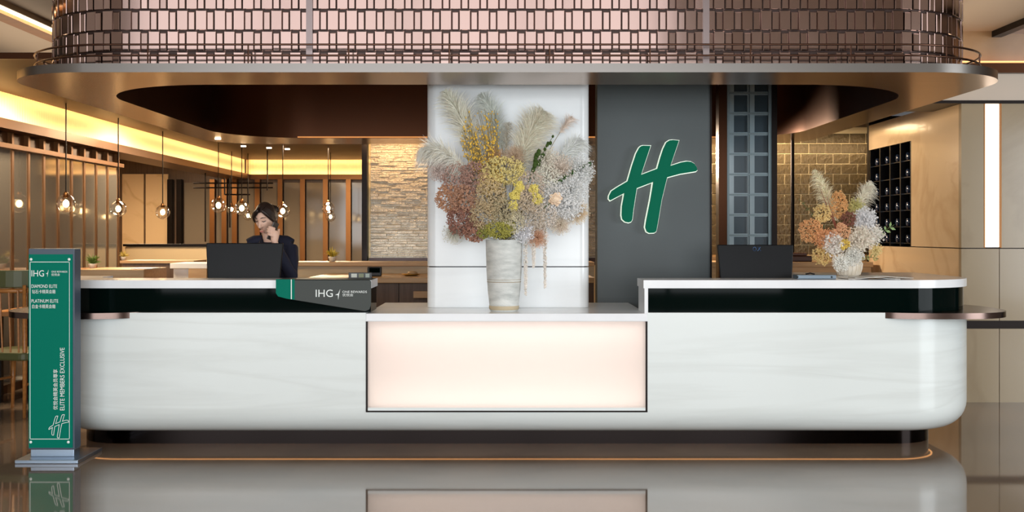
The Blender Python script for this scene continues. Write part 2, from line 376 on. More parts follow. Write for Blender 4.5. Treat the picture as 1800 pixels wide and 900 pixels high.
# bulkhead above the stone wall
bm = B(); box(bm, 3.4, 9.0, YR-.02, YR+.6, 2.455, 2.48); struct('trim_8', bm, BLACK_METAL)
bm = B(); box(bm, 3.4, 9.0, YR, YR+.3, 2.48, 2.70); struct('trim_9', bm, CEIL_GREY)
bm = B(); box(bm, 3.4, 9.0, YR-.06, YR+.3, 2.70, 2.78); struct('trim_10', bm, BRONZE_DARK)
bm = B(); box(bm, 3.4, 9.0, YR, YR+.3, 2.78, 3.05); struct('trim_11', bm, CEIL_TAN)
bm = B(); box(bm, 3.98, 4.06, 6.7, 9.0, 3.0, 3.05); struct('trim_12', bm, BLACK_METAL)
bm = B(); box(bm, 4.06, 9.0, 6.7, 9.0, 3.03, 3.05); struct('trim_13', bm, CEIL_TAN)
t = thing('linear_ceiling_light', (6.0, 8.97, 2.79), 'thin amber light line along the bulkhead above the stone wall', 'light')
bm = B(); box(bm, 3.5, 9.0, 8.94, 9.0, 2.785, 2.797); mk('diffuser', bm, mat('amber_strip', (255, 200, 140), .5, emit=(255, 180, 110), estr=1.2), t)

# ================================================================== CANOPY (floats over the desk)
CF, CB, CW, CZ, CT = 6.7, 12.1, 3.22, 2.375, 2.43
can = thing('canopy', (0, 9.4, CZ), 'wide bronze canopy ring with rounded corners floating above the reception desk', 'canopy')
out = rrect(-CW, CW, CF, CB, .62, 20); inn = rrect(-2.86, 2.86, 7.26, 11.35, .9, 20)
bm = B()
def ring(bm, A, Bp, z):
    n = len(A); a = [bm.verts.new((x, y, z)) for x, y in A]; b = [bm.verts.new((x, y, z)) for x, y in Bp]
    for i in range(n): bm.faces.new((a[i], a[(i+1) % n], b[(i+1) % n], b[i]))
def wallring(bm, A, z0, z1):
    n = len(A); a = [bm.verts.new((x, y, z0)) for x, y in A]; b = [bm.verts.new((x, y, z1)) for x, y in A]
    for i in range(n): bm.faces.new((a[i], a[(i+1) % n], b[(i+1) % n], b[i]))
ring(bm, out, inn, CZ); mk('soffit', bm, BRONZE, can)
bm = B(); wallring(bm, out, CZ, CT); ring(bm, out, rrect(-CW+.35, CW-.35, CF+.35, CB-.35, .4, 20), CT); auto_smooth(mk('fascia', bm, BRONZE_STRIP, can))
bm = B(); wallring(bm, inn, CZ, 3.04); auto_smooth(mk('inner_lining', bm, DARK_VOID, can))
bm = B(); box(bm, -2.2, 2.2, 11.325, 11.345, CZ+.004, CZ+.016); mk('inner_light_line', bm, mat('amber_line', (255, 190, 120), .5, emit=(255, 160, 80), estr=.5), can)
# small downlights under the canopy's far rim
for px, py in ((383, 243), (428, 256), (473, 259), (505, 261)):
    Y = (CZ-CH)*F/(HY-py); bm = B(); lathe(bm, [(.03, CZ-.012), (.03, CZ-.001)], (PX(px, Y), Y, 0), 12)
    mk('spot_lamp', bm, mat('spot_glow', (255, 250, 240), .5, emit=(255, 230, 190), estr=12), can)
# railing
rail = thing('canopy_railing', (0, 9.4, CT), 'thin bronze guard rail running round the top of the canopy', 'railing')
rp = rrect(-CW+.06, CW-.06, CF+.06, CB-.06, .70, 16); half = len(rp)//2
front = rp[-8:]+rp[:half+8]
RAILM = mat('rail_bronze', (92, 66, 54), .3, 1.0)
for z in (2.555, 2.487):
    bm = B(); tube(bm, [(x, y, z) for x, y in front], .007, 6); mk('rail', bm, RAILM, rail, smooth=True)
cum = 0; last = None; nextp = .3
for a, b_ in zip(front, front[1:]):
    L = math.dist(a, b_); s = 0
    while nextp <= cum+L:
        k = (nextp-cum)/L; bm = B(); x = a[0]+(b_[0]-a[0])*k; y = a[1]+(b_[1]-a[1])*k
        tube(bm, [(x, y, CT-.005), (x, y, 2.555)], .005, 6); mk('post', bm, RAILM, rail); nextp += .62 if abs(x) < 2.6 else .45
    cum += L
# drum clad in mirror tiles
DW, DF, DB = 3.06, 6.87, 11.9
drum = thing('tiled_drum', (0, 9.4, CT), 'tall rounded drum clad in rose mirror tiles rising from the canopy', 'cladding')
dp = rrect(-DW, DW, DF, DB, .66, 20)
bm = B(); wallring(bm, dp, CT-.02, 3.05); auto_smooth(mk('drum_body', bm, JOINT, drum))
for px in (545, 1240):
    x = PX(px, DF); bm = B(); box(bm, x-.02, x+.02, DF-.028, DF, CT-.02, 3.05); mk('cover_strip', bm, mat('strip_grey', (120, 108, 106), .3, .8), drum)
seq = dp[-10:]+dp[:len(dp)//2+10]
cumL = [0]
for a, b_ in zip(seq, seq[1:]): cumL.append(cumL[-1]+math.dist(a, b_))
def at_s(s):
    i = max(j for j in range(len(cumL)-1) if cumL[j] <= s); k = (s-cumL[i])/(cumL[i+1]-cumL[i])
    a = Vector(seq[i]); b_ = Vector(seq[i+1]); t = (b_-a).normalized(); return a+(b_-a)*k, t
def tile_mesh(w, h, d, nm):
    b = B(); box(b, -w/2, w/2, -d, .002, 0, h)
    bmesh.ops.bevel(b, geom=[e for e in b.edges if all(v.co.y < -d/2 for v in e.verts)], offset=.0035, segments=1, affect='EDGES')
    me = bpy.data.meshes.new(nm); b.to_mesh(me); b.free(); me.materials.append(ROSE); return me
me_w = tile_mesh(.070, .124, .012, 'mirror_tile'); me_n = tile_mesh(.040, .112, .017, 'mirror_tile_narrow')
rest = B(); count = 0
for row, z in ((1, 2.5285), (2, 2.6595), (3, 2.7905), (0, 2.3975), (4, 2.9215)):
    s = .03+(.059 if row % 2 else 0); k = 0
    while s < cumL[-1]-.08:
        for me, ds in ((me_w, 0), (me_n, .059)):
            p, t = at_s(s+ds)
            M = Matrix.Translation((p.x, p.y, z+.003)) @ Matrix.Rotation(math.atan2(t.y, t.x), 4, 'Z') @ Matrix.Rotation(random.gauss(0, .010), 4, 'X') @ Matrix.Rotation(random.gauss(0, .008), 4, 'Z')
            ok = row in (1, 2) or (row in (3, 0) and abs(p.x) < 1.2)
            if ok and count < 299 and p.y < 8.1: share('mirror_tile', me, M, drum); count += 1
            else:
                bt = B(); bt.from_mesh(me); bt.transform(M); tm = bpy.data.meshes.new('x'); bt.to_mesh(tm); bt.free(); rest.from_mesh(tm); bpy.data.meshes.remove(tm)
        s += .118
mk('mirror_tiles_rest', rest, ROSE, drum, kind='stuff')
# ================================================================== RECEPTION DESK
DX, DY, DR = 3.12, 7.0, .55
desk = thing('reception_desk', (0, 7.5, 0), 'long white marble reception desk with rounded ends and a glowing central panel', 'desk')
left = [(-DX, 7.72), (-DX, 7.64)]+arc(-DX+DR, DY+DR, DR, PI, 1.5*PI, 16)+[(-1.8, DY), (-.905, DY)]
right = [(.895, DY), (1.8, DY)]+arc(DX-DR, DY+DR, DR, 1.5*PI, 2*PI, 16)+[(DX, 8.0), (DX, 8.4)]
mid = [(-.905, DY), (0, DY), (.895, DY)]
def body_prof(top):
    r = .175; z0 = .10
    return [(0, top)]+[(r-r*math.cos(a), z0+r-r*math.sin(a)) for a in (PI/2*i/8 for i in range(9))]+[(.45, z0), (.45, top)]
for p, top in ((left, .882), (right, .882), (mid, .252)):
    bm = B(); sweep(bm, p, body_prof(top)); auto_smooth(mk('marble_front', bm, WHITE_MARBLE, desk), 40)
full = left[:-1]+[(-.905, DY), (0, DY), (.895, DY)]+right[1:]
bm = B(); sweep(bm, full, [(.24, 0), (.24, .10), (.36, .10), (.36, 0)]); auto_smooth(mk('toe_kick', bm, KICK, desk), 40)
bm = B(); sweep(bm, full, [(.215, .097), (.215, .0995), (.225, .0995), (.225, .097)]); mk('led_strip', bm, mat('kick_led', (255, 200, 140), .5, emit=(255, 180, 110), estr=1.5), desk)
# low middle counter
bm = B(); box(bm, -.905, .895, DY-.002, 8.1, .826, .877); mk('low_counter', bm, WHITE_TOP, desk, bevel=.003)
bm = B(); box(bm, -.905, .895, 7.9, 8.1, 0, .826); mk('rear_panel', bm, WOOD_DARK, desk)
# light box
bm = B(); box(bm, -.905, -.893, DY-.003, DY+.02, .252, .826); box(bm, .883, .895, DY-.003, DY+.02, .252, .826); box(bm, -.905, .895, DY-.003, DY+.02, .246, .256)
mk('panel_frame', bm, BLACK_METAL, desk)
m = bpy.data.materials.new('translucent_stone'); m.use_nodes = True; nt = m.node_tree; nt.nodes.clear()
o_ = nt.nodes.new('ShaderNodeOutputMaterial'); tr = nt.nodes.new('ShaderNodeBsdfTranslucent'); tr.inputs[0].default_value = (.92, .84, .80, 1)
di = nt.nodes.new('ShaderNodeBsdfDiffuse'); di.inputs[0].default_value = (.8, .76, .74, 1); ms = nt.nodes.new('ShaderNodeMixShader'); ms.inputs[0].default_value = .2
nt.links.new(tr.outputs[0], ms.inputs[1]); nt.links.new(di.outputs[0], ms.inputs[2]); nt.links.new(ms.outputs[0], o_.inputs[0])
bm = B(); v = [bm.verts.new(p) for p in ((-.893, DY+.004, .256), (.883, DY+.004, .256), (.883, DY+.004, .826), (-.893, DY+.004, .826))]; bm.faces.new(v); mk('glowing_panel', bm, m, desk)
BOXW = mat('lightbox_white', (245, 244, 242), .9)
bm = B(); box(bm, -.90, .89, DY+.21, DY+.23, .24, .83); mk('light_box', bm, BOXW, desk)
bm = B(); box(bm, -.905, -.90, DY+.02, DY+.22, .252, .826); box(bm, .89, .895, DY+.02, DY+.22, .252, .826); box(bm, -.9, .89, DY+.02, DY+.22, .246, .250); mk('light_box_sides', bm, BOXW, desk)
PANEL_W = 1.1
area('panel_led', (0, DY+.10, .262), (PI, 0, 0), 1.74, .05, PANEL_W, (1, .88, .80))
area('panel_led', (0, DY+.10, .818), (0, 0, 0), 1.74, .05, PANEL_W*.9, (1, .88, .80))
area('panel_led', (0, DY+.20, .54), (PI/2, 0, PI), 1.7, .5, PANEL_W*.42, (1, .92, .92))
# raised counters: dark glass band, white top
BT = .885
bandL = [(x, y) for x, y in left[:-1]]+[(-.876, DY)]
bandR = [(.90, DY)]+right[1:]
for p in (bandL, bandR):
    bm = B(); sweep(bm, p, [(.02, BT), (.02, 1.038), (.32, 1.038), (.32, BT)]); auto_smooth(mk('glass_band', bm, BLACK_GLASS, desk), 40)
bm = B(); sweep(bm, left[:-1]+[(-.87, DY)], [(0, 1.038), (0, 1.09), (.34, 1.09), (.34, 1.038)]); auto_smooth(mk('counter_top', bm, WHITE_TOP, desk), 40)
ro = [(.87, DY), (1.8, DY)]+arc(DX-DR, DY+DR, DR, 1.5*PI, 2*PI, 16)+[(DX, 8.4), (2.0, 8.4), (2.0, 7.34), (.87, 7.34)]
bm = B(); prism(bm, ro, 1.038, 1.09); auto_smooth(mk('counter_top', bm, WHITE_TOP, desk), 40)
bm = B(); box(bm, .876, .899, DY+.002, 7.32, .877, 1.038); mk('end_panel', bm, WHITE_TOP, desk)
bm = B(); box(bm, 2.0, 2.04, 7.34, 8.38, .1, 1.038); mk('end_panel', bm, WOOD, desk)
# staff worktop behind
for a, c in ((-2.66, -.95), (.95, 2.0)):
    bm = B(); box(bm, a, c, 7.44, 7.66, .84, .877); mk('staff_worktop', bm, WOOD, desk, bevel=.003)
    bm = B(); box(bm, a, c, 7.45, 7.64, .1, .84); mk('staff_cabinet', bm, WOOD_DARK, desk)
# bag shelves wrapping the rounded ends
def superell(cx, cy, a, b, e, n=48):
    return [(cx+a*math.copysign(abs(math.cos(t))**(2/e), math.cos(t)), cy+b*math.copysign(abs(math.sin(t))**(2/e), math.sin(t))) for t in (2*PI*i/n for i in range(n))]
for s, lab in ((1, 'r'), (-1, 'l')):
    bm = B(); pts = superell(s*2.775, 7.44, .525, .52, 2.7); prism(bm, pts, .846, .884); auto_smooth(mk('bag_shelf', bm, mat('shelf_bronze', (100, 84, 78), .22, 1.0), desk), 40)

# ================================================================== COLUMN, LOGO WALL, GLASS BLOCK SCREEN
COLW = marble('column_marble', (244, 247, 248), (232, 235, 236), .2, 1.0, (.6, 1, 2.5), .1)
c0, c1 = PX(750, 7.54), PX(1036, 7.54)
col = thing('column', (0, 7.8, .877), 'white stone clad column with rounded corners behind the big bouquet', 'column'); 
for z0, z1 in ((.878, 1.155), (1.163, 3.04)):
    bm = B(); prism(bm, rrect(c0, c1, 7.54, 8.09, .07, 8), z0, z1); auto_smooth(mk('stone_panel', bm, COLW, col))
bm = B(); prism(bm, rrect(c0+.01, c1-.01, 7.55, 8.08, .065, 8), 1.154, 1.164); mk('shadow_joint', bm, BLACK, col)
lw = thing('logo_wall', (1.08, 8.15, 0), 'tall slate grey lacquered panel carrying the green letter emblem', 'panel')
bm = B(); box(bm, PX(1050, 8.15), PX(1248, 8.15), 8.15, 8.35, 0, 3.04); mk('panel', bm, GREY_PANEL, lw)
bm = B(); box(bm, PX(1248, 8.15), PX(1251, 8.15), 8.14, 8.35, 0, 3.04); mk('edge_strip', bm, BLACK_METAL, lw)
HZ = [(235,112),(243,105),(253,102),(290,103),(243,246),(325,215),(340,160),(355,115),(370,85),(384,76),(400,74),(430,77),(388,202),(440,185),(468,180),(490,182),(506,191),(517,207),(521,222),(515,228),(440,240),(372,258),(345,370),(325,490),(318,525),(308,532),(285,533),(272,526),(265,505),(270,470),(290,370),(305,280),(222,312),(205,420),(200,466),(194,477),(183,481),(165,477),(152,465),(148,445),(150,400),(162,335),(92,372),(85,364),(86,350),(98,326),(130,305),(178,277),(200,200),(220,140)]
HP = [(1040+x*.3554, 220+y*.3556) for x, y in HZ]
def area2(p): return sum(p[i][0]*p[(i+1) % len(p)][1]-p[(i+1) % len(p)][0]*p[i][1] for i in range(len(p)))
def offset(p, d):
    n = len(p); out = []
    sg = 1 if area2(p) > 0 else -1
    for i in range(n):
        a = Vector(p[i-1]); b = Vector(p[i]); c = Vector(p[(i+1) % n])
        n1 = (b-a).normalized(); n2 = (c-b).normalized(); q = Vector((n1.y, -n1.x))+Vector((n2.y, -n2.x))
        q = q.normalized()/max(.5, math.sqrt((1+n1.dot(n2))/2)) if q.length > 1e-4 else Vector((n1.y, -n1.x))
        out.append(tuple(b+q*d*sg))
    return out
YH = 8.10
emb = thing('letter_emblem', (PX(1148, YH), YH, 1.4), 'big green slanted letter with a glowing white edge on the grey panel', 'logo')
bm = B(); plate(bm, [(PX(x, YH), PZ(y, YH)) for x, y in HP], YH-.02, YH+.012); mk('letter_face', bm, GREEN, emb)
bm = B(); plate(bm, [(PX(x, YH), PZ(y, YH)) for x, y in offset(HP, 1.5)], YH+.014, YH+.045); mk('lit_edge', bm, mat('edge_light', (250, 255, 245), .5, emit=(235, 250, 225), estr=.55), emb)
# glass block screen
YG = 10.2
gs = thing('glass_block_screen', (PX(1315, YG), YG, 0), 'narrow upright screen of stacked glass blocks two wide in a steel frame', 'screen')
FR = mat('screen_frame', (104, 118, 122), .4, .5); GB = mat('glass_block', (158, 180, 190), .12, trans=.0, spec=.8, coat=.5, noise=(140, 162, 172), nscale=3)
GBI = mat('glass_block_core', (62, 78, 88), .2, spec=.4)
x0, x1 = PX(1279, YG), PX(1352, YG); xm = (x0+x1)/2; pitch = .1885
bb = B(); w_, h_ = (x1-x0)/2-.014, pitch-.016
box(bb, 0, w_*.25, 0, .06, 0, h_); box(bb, w_*.25, w_-.009, .030, .06, .007, h_-.007); box(bb, w_-.009, w_, 0, .06, 0, h_); box(bb, w_*.25, w_-.009, 0, .06, 0, .007); box(bb, w_*.25, w_-.009, 0, .06, h_-.007, h_)
me1 = bpy.data.meshes.new('glass_block'); bb.faces.ensure_lookup_table()
for i, f in enumerate(bb.faces): f.material_index = 1 if 6 <= i < 12 else 0
bb.to_mesh(me1); bb.free(); me1.materials.append(GB); me1.materials.append(GBI)
for r in range(16):
    for c in range(2):
        share('glass_block', me1, Matrix.Translation((x0+.01+c*(w_+.012), YG-.02, .06+pitch*r)), gs)
bm = B(); box(bm, x0-.012, x0+.008, YG-.04, YG+.06, 0, 3.04); box(bm, x1-.016, x1+.012, YG-.04, YG+.06, 0, 3.04); box(bm, xm-.004, xm+.002, YG-.03, YG+.06, 0, 3.04)
mk('steel_frame', bm, FR, gs)
bm = B()
for r in range(17): box(bm, x0, x1-.01, YG-.026, YG+.06, .044+pitch*r, .060+pitch*r)
mk('cross_bars', bm, FR, gs)
bm = B(); box(bm, x1+.012, x1+.06, YG-.06, YG+.1, 0, 3.04); mk('side_post', bm, BLACK_METAL, gs)
bm = B(); box(bm, PX(1262, YG), x0-.014, YG-.04, YG+.1, 0, 3.04); mk('side_post', bm, BRONZE_DARK, gs)
bm = B(); x = PX(1393, 11.6); tube(bm, [(x, 11.6, 0), (x, 11.6, 2.6)], .02, 8); tag(mk('slim_post', bm, BLACK_METAL), 'slim black pole standing before the gold brick wall', 'pole')
# ================================================================== SIGN STAND
YS = 6.70
sx0, sx1 = PX(50, YS), PX(131, YS); sz0, sz1 = PZ(790, YS), PZ(437, YS)
sg = thing('sign_stand', (PX(90, YS), 6.75, 0), 'tall narrow green sign with white lettering on a steel foot beside the desk', 'sign')
bm = B(); box(bm, sx0, sx1, YS, YS+.10, sz0, sz1); mk('sign_box', bm, SLATE, sg, bevel=.004)
fx0, fx1 = PX(51, YS), PX(128, YS)
bm = B(); box(bm, fx0, fx1, YS-.004, YS, PZ(787, YS), PZ(447, YS)); fp = mk('face_panel', bm, SIGN_GREEN, sg)
bm = B(); box(bm, sx0+.01, sx1-.005, YS+.005, YS+.095, .02, sz0); mk('plinth', bm, STEEL, sg, bevel=.004)
bm = B(); box(bm, -2.97, -2.59, 6.60, 7.0, 0, .022); mk('foot_plate', bm, STEEL, sg, bevel=.003)
yp = YS-.0055
def X6(px): return PX(px, YS)
def Z6(py): return PZ(py, YS)
w = .0035
bm = B()
for a, b_, c, d in ((53, 123, 460, 461), (53, 123, 771, 772), (53, 54, 460, 772), (122.2, 123, 460, 772)): box(bm, X6(a), X6(b_), yp, yp+.001, Z6(d), Z6(c))
mk('border_line', bm, PRINT, fp)
for px, py in ((55, 456), (122, 456), (54.5, 777), (120.5, 777)):
    bm = B(); c = P(px, py, YS); ball(bm, (c.x, YS-.004, c.z), .009, 2, (1, .5, 1)); mk('screw_cap', bm, PRINT, sg, smooth=True)
def on_sign(body, a, b_, t, u, **k): lettering('lettering', body, X6(a), X6(b_), Z6(u), Z6(t), yp, PRINT, fp, **k)
on_sign('IHG', 56, 78, 475, 486)
on_sign('ONE REWARDS', 91, 119, 476, 479.2); on_sign('优悦会', 91, 106, 480.5, 485)
on_sign('DIAMOND ELITE', 56, 101, 500, 506); on_sign('钻石卡精英会籍', 57, 98, 509, 516)
on_sign('PLATINUM ELITE', 56, 103, 526, 532); on_sign('白金卡精英会籍', 57, 98, 535, 542)
on_sign('优悦会精英会员尊享', 94, 102, 649, 720, vertical=True); on_sign('ELITE MEMBERS EXCLUSIVE', 106, 114, 611, 721, vertical=True)
def swift_mark(a, b_, t, u, X, Z, y, parent):
    pts = [(1, 0), (.62, .42), (0, .55), (.55, .56), (.62, 1), (.78, .5)]
    bm = B(); plate(bm, [(X(a+(b_-a)*p), Z(t+(u-t)*q)) for p, q in pts], y, y+.0008); mk('print_mark', bm, PRINT, parent)
swift_mark(81, 86, 474, 487, X6, Z6, yp, fp)
hx = [p[0] for p in HP]; hy = [p[1] for p in HP]
def fit(p): return (86+(p[0]-min(hx))/(max(hx)-min(hx))*36, 728+(p[1]-min(hy))/(max(hy)-min(hy))*42)
hp = [fit(p) for p in HP]; hq = offset(hp, -.9)
bm = B(); n = len(hp)
A = [bm.verts.new((X6(x), yp, Z6(y))) for x, y in hp]; C = [bm.verts.new((X6(x), yp, Z6(y))) for x, y in hq]
for i in range(n): bm.faces.new((A[i], A[(i+1) % n], C[(i+1) % n], C[i]))
mk('emblem_outline', bm, PRINT, fp)

# ================================================================== ANGLED SIGN BOARD ON THE COUNTER
YA = 6.985
ad = thing('counter_sign', (PX(570, YA), YA, 1.0), 'grey and green angled sign board hung over the counter edge', 'sign')
def XA(px): return PX(px, YA)
def ZA(py): return PZ(py, YA)
pg = [(485, 491), (648, 491), (652, 495), (652, 536), (649, 544), (642, 547), (504, 525), (489, 521), (485, 515)]
bm = B(); plate(bm, [(XA(x), ZA(y)) for x, y in pg], YA, YA+.012); bd = mk('board', bm, SIGN_GREY, ad)
gg = [(485, 491), (518, 491), (518, 527), (504, 525), (489, 521), (485, 515)]
bm = B(); plate(bm, [(XA(x), ZA(y)) for x, y in gg], YA-.0015, YA); mk('green_band', bm, SIGN_GREEN, bd)
bm = B(); plate(bm, [(XA(511.4), ZA(491)), (XA(513), ZA(491)), (XA(513), ZA(526)), (XA(511.4), ZA(525.7))], YA-.0025, YA-.0015); mk('white_line', bm, PRINT, bd)
bm = B(); box(bm, XA(485), XA(652), YA, 7.25, 1.0905, 1.0945); mk('top_flap', bm, SIGN_GREY, ad)
def on_ad(body, a, b_, t, u): lettering('lettering', body, XA(a), XA(b_), ZA(u), ZA(t), YA-.001, PRINT, bd)
on_ad('IHG', 555, 585, 509, 522); swift_mark(589, 598, 508, 527, XA, ZA, YA-.001, bd)
on_ad('ONE REWARDS', 602, 645, 511, 515); on_ad('优悦会', 602, 621, 516, 521)

# ================================================================== MONITORS
def monitor(px0, px1, top, Y, label, emblem):
    x0, x1 = PX(px0, Y), PX(px1, Y); cx = (x0+x1)/2; w = x1-x0; z1 = PZ(top, Y)
    t = thing('monitor', (cx, Y+.08, .877), label, 'monitor')
    SH = mat('monitor_shell', (13, 15, 18), .38, noise=(10, 12, 15), nscale=4, spec=.2)
    pts = [(-w/2, 0), (w/2, 0), (w/2-.025, -.34), (-w/2+.025, -.34)]
    bm = B(); tilt = Matrix.Rotation(math.radians(-7), 4, 'X')
    plate(bm, pts, 0, .022); bm.transform(Matrix.Translation((cx, Y, z1)) @ tilt); shell = mk('back_shell', bm, SH, t, bevel=.006)
    bm = B(); plate(bm, [(-w/2+.006, -.006), (w/2-.006, -.006), (w/2-.03, -.334), (-w/2+.03, -.334)], .0225, .026); bm.transform(Matrix.Translation((cx, Y, z1)) @ tilt)
    mk('screen', bm, mat('screen_glow', (20, 22, 26), .2, emit=(190, 205, 230), estr=.5), t)
    bm = B(); box(bm, cx-.03, cx+.03, Y-.005, Y+.02, .885, z1-.2); mk('stand_neck', bm, BLACK, t)
    bm = B(); lathe(bm, [(.10, 0), (.10, .008), (.03, .012)], (cx, Y+.04, .8775), 24); mk('stand_base', bm, BLACK, t)
    if emblem:
        bm = B()
        q = [(-.022+.011*math.cos(a), -.03+.013*math.sin(a)) for a in (2*PI*i/16 for i in range(17))]
        for i in range(16): tube(bm, [(q[i][0], -.001, q[i][1]), (q[i+1][0], -.001, q[i+1][1])], .002, 5)
        tube(bm, [(.0, -.001, -.016), (.020, -.001, -.044)], .0022, 5); tube(bm, [(.018, -.001, -.016), (-.002, -.001, -.044)], .0022, 5)
        bm.transform(Matrix.Translation((cx+.015, Y, z1)) @ tilt); mk('emblem', bm, mat('emblem_blue', (70, 100, 140), .3, .7), shell)
    return t
monitor(362, 498, 427, 7.48, 'black computer monitor seen from behind, in front of the receptionist', False)
monitor(1261, 1395, 430, 7.48, 'black computer monitor with a small blue emblem beside the small bouquet', True)

# ================================================================== RECEPTIONIST
def bake(name, bm, m, parent, voxel=.006, smooth=4):
    me = bpy.data.meshes.new(name); bmesh.ops.recalc_face_normals(bm, faces=bm.faces); bm.to_mesh(me); bm.free()
    o = bpy.data.objects.new(name, me); COL.objects.link(o)
    r = o.modifiers.new('r', 'REMESH'); r.mode = 'VOXEL'; r.voxel_size = voxel
    s = o.modifiers.new('s', 'SMOOTH'); s.iterations = smooth; s.factor = .5
    dg = bpy.context.evaluated_depsgraph_get(); me2 = bpy.data.meshes.new_from_object(o.evaluated_get(dg))
    bpy.data.objects.remove(o); me2.materials.clear(); me2.materials.append(m)
    for p in me2.polygons: p.use_smooth = True
    o = bpy.data.objects.new(name, me2); COL.objects.link(o); o.parent = parent; o.matrix_parent_inverse = parent.matrix_basis.inverted()
    return o
SKIN = mat('skin', (226, 184, 160), .5); NAVY = mat('navy_suit', (24, 27, 46), .8); HAIR = mat('dark_hair', (34, 24, 21), .45, noise=(48, 34, 28), nscale=40, stretch=(4, 4, 1))
per = thing('person', (-1.73, 8.0, 0), 'person in a navy suit jacket looking down with a phone at the ear', 'person')
hc = Vector((-1.742, 7.90, 1.498))
fwd = Vector((-.30, -.86, -.42)).normalized(); upv = Vector((-.10, -.30, .95)); side = fwd.cross(upv).normalized(); upv = side.cross(fwd).normalized()
HM = Matrix(((side.x, -fwd.x, upv.x, hc.x), (side.y, -fwd.y, upv.y, hc.y), (side.z, -fwd.z, upv.z, hc.z), (0, 0, 0, 1)))   # local: -y = face direction
def head_shape(v):
    x, y, z = v; f = max(0, -y)
    w = .071*(1-.40*max(0, -z)**1.6)*(1-.05*max(0, z)); d = .090*(1-.12*max(0, -z)*(1 if y < 0 else 1.8)); h = .113 if z < 0 else .108
    p = Vector((x*w, y*d, z*h))
    if y < 0:
        p.y -= .008*math.exp(-((z+.85)/.18)**2)*math.exp(-(x/.35)**2)              # chin
        p.y += .010*sum(math.exp(-(((x-s*.42)/.20)**2+((z-.10)/.13)**2)) for s in (-1, 1))   # eye sockets
        p.y -= .005*sum(math.exp(-(((x-s*.55)/.22)**2+((z+.22)/.2)**2)) for s in (-1, 1))    # cheeks
        p.y -= .004*math.exp(-((z-.28)/.1)**2)*math.exp(-(x/.7)**2)                # brow
    return p
bm = B(); bmesh.ops.create_icosphere(bm, subdivisions=5, radius=1)
for v in bm.verts: v.co = head_shape(v.co)
tube(bm, [(0, -.083, .022), (0, -.092, .0), (0, -.104, -.026), (0, -.094, -.036)], [.006, .008, .0115, .008], 10)      # nose
for s in (-1, 1):
    ball(bm, (s*.009, -.094, -.030), .0065, 2)
    ball(bm, (s*.072, .012, -.005), .022, 2, (.35, .7, 1.15))           # ear
ball(bm, (0, -.088, -.060), .012, 2, (1.6, .7, .55)); ball(bm, (0, -.086, -.071), .011, 2, (1.4, .7, .6))
bm.transform(HM)
# neck, chest, hips, legs, arms and hands (one body)
nb = Vector((-1.728, 7.985, 1.33))
tube(bm, [hc+Vector((.005, .03, -.05)), hc+Vector((.008, .055, -.11)), nb, nb+Vector((0, .02, -.10))], [.050, .046, .052, .09], 14)
tube(bm, [(-1.73, 7.99, 1.28), (-1.73, 8.0, 1.12), (-1.73, 8.01, .98), (-1.73, 8.01, .84)], [.10, .10, .11, .12], 14)
for s in (-1, 1): tube(bm, [(-1.73+s*.075, 8.01, .86), (-1.73+s*.08, 8.0, .48), (-1.73+s*.085, 8.02, .07)], [.085, .055, .036], 12); 
for s in (-1, 1): tube(bm, [(-1.73+s*.085, 8.04, .04), (-1.73+s*.09, 7.93, .025)], [.035, .026], 10)
shR, elR, wrR = Vector((-1.585, 7.99, 1.288)), Vector((-1.545, 7.86, 1.075)), Vector((-1.655, 7.775, 1.325))
shL, elL, wrL = Vector((-1.880, 7.99, 1.288)), Vector((-1.955, 7.88, 1.06)), Vector((-1.86, 7.70, .935))
tube(bm, [shR, elR, wrR], [.045, .036, .024], 12); tube(bm, [shL, elL, wrL], [.045, .036, .024], 12)
pl = Vector((.36, .10, .93)).normalized()                                # phone long axis
pc = Vector((-1.672, 7.805, 1.405))
palm = wrR.lerp(pc, .5)+Vector((.012, -.012, .012))
tube(bm, [wrR, palm, palm+Vector((-.002, 0, .03))], [.024, .032, .026], 12)
for i, L in enumerate((.060, .066, .062, .052)):                           # four fingers wrapped round the phone's near edge
    b0 = palm+Vector((.004, -.014, -.012+.019*i)); m1 = b0+Vector((-.022, -.022, .010)); m2 = m1+Vector((-.024, .004, .008)); m3 = m2+Vector((-.012, .016, .002))
    k = L/.066; tube(bm, [b0, b0.lerp(m1, k), b0.lerp(m2, k), b0.lerp(m3, k)], [.0092, .0088, .0080, .0065], 8)
tube(bm, [wrR+Vector((.005, .008, .02)), palm+Vector((.022, .016, .01)), palm+Vector((.024, .024, .045))], [.012, .0105, .008], 8)   # thumb
hl = wrL+Vector((.03, -.05, -.02)); tube(bm, [wrL, wrL.lerp(hl, .6), hl], [.024, .033, .028], 10)
for i, L in enumerate((.062, .072, .068, .054)):
    b0 = hl+Vector((-.03+.02*i, -.012, 0)); tube(bm, [b0, b0+Vector((.004, -L*.5, .004)), b0+Vector((.006, -L, -.012))], [.009, .0085, .0065], 8)
tube(bm, [wrL+Vector((.03, -.01, -.005)), hl+Vector((.055, .0, -.008)), hl+Vector((.062, -.03, -.014))], [.011, .010, .008], 8)
body = bake('body', bm, SKIN, per, .0042, 3)
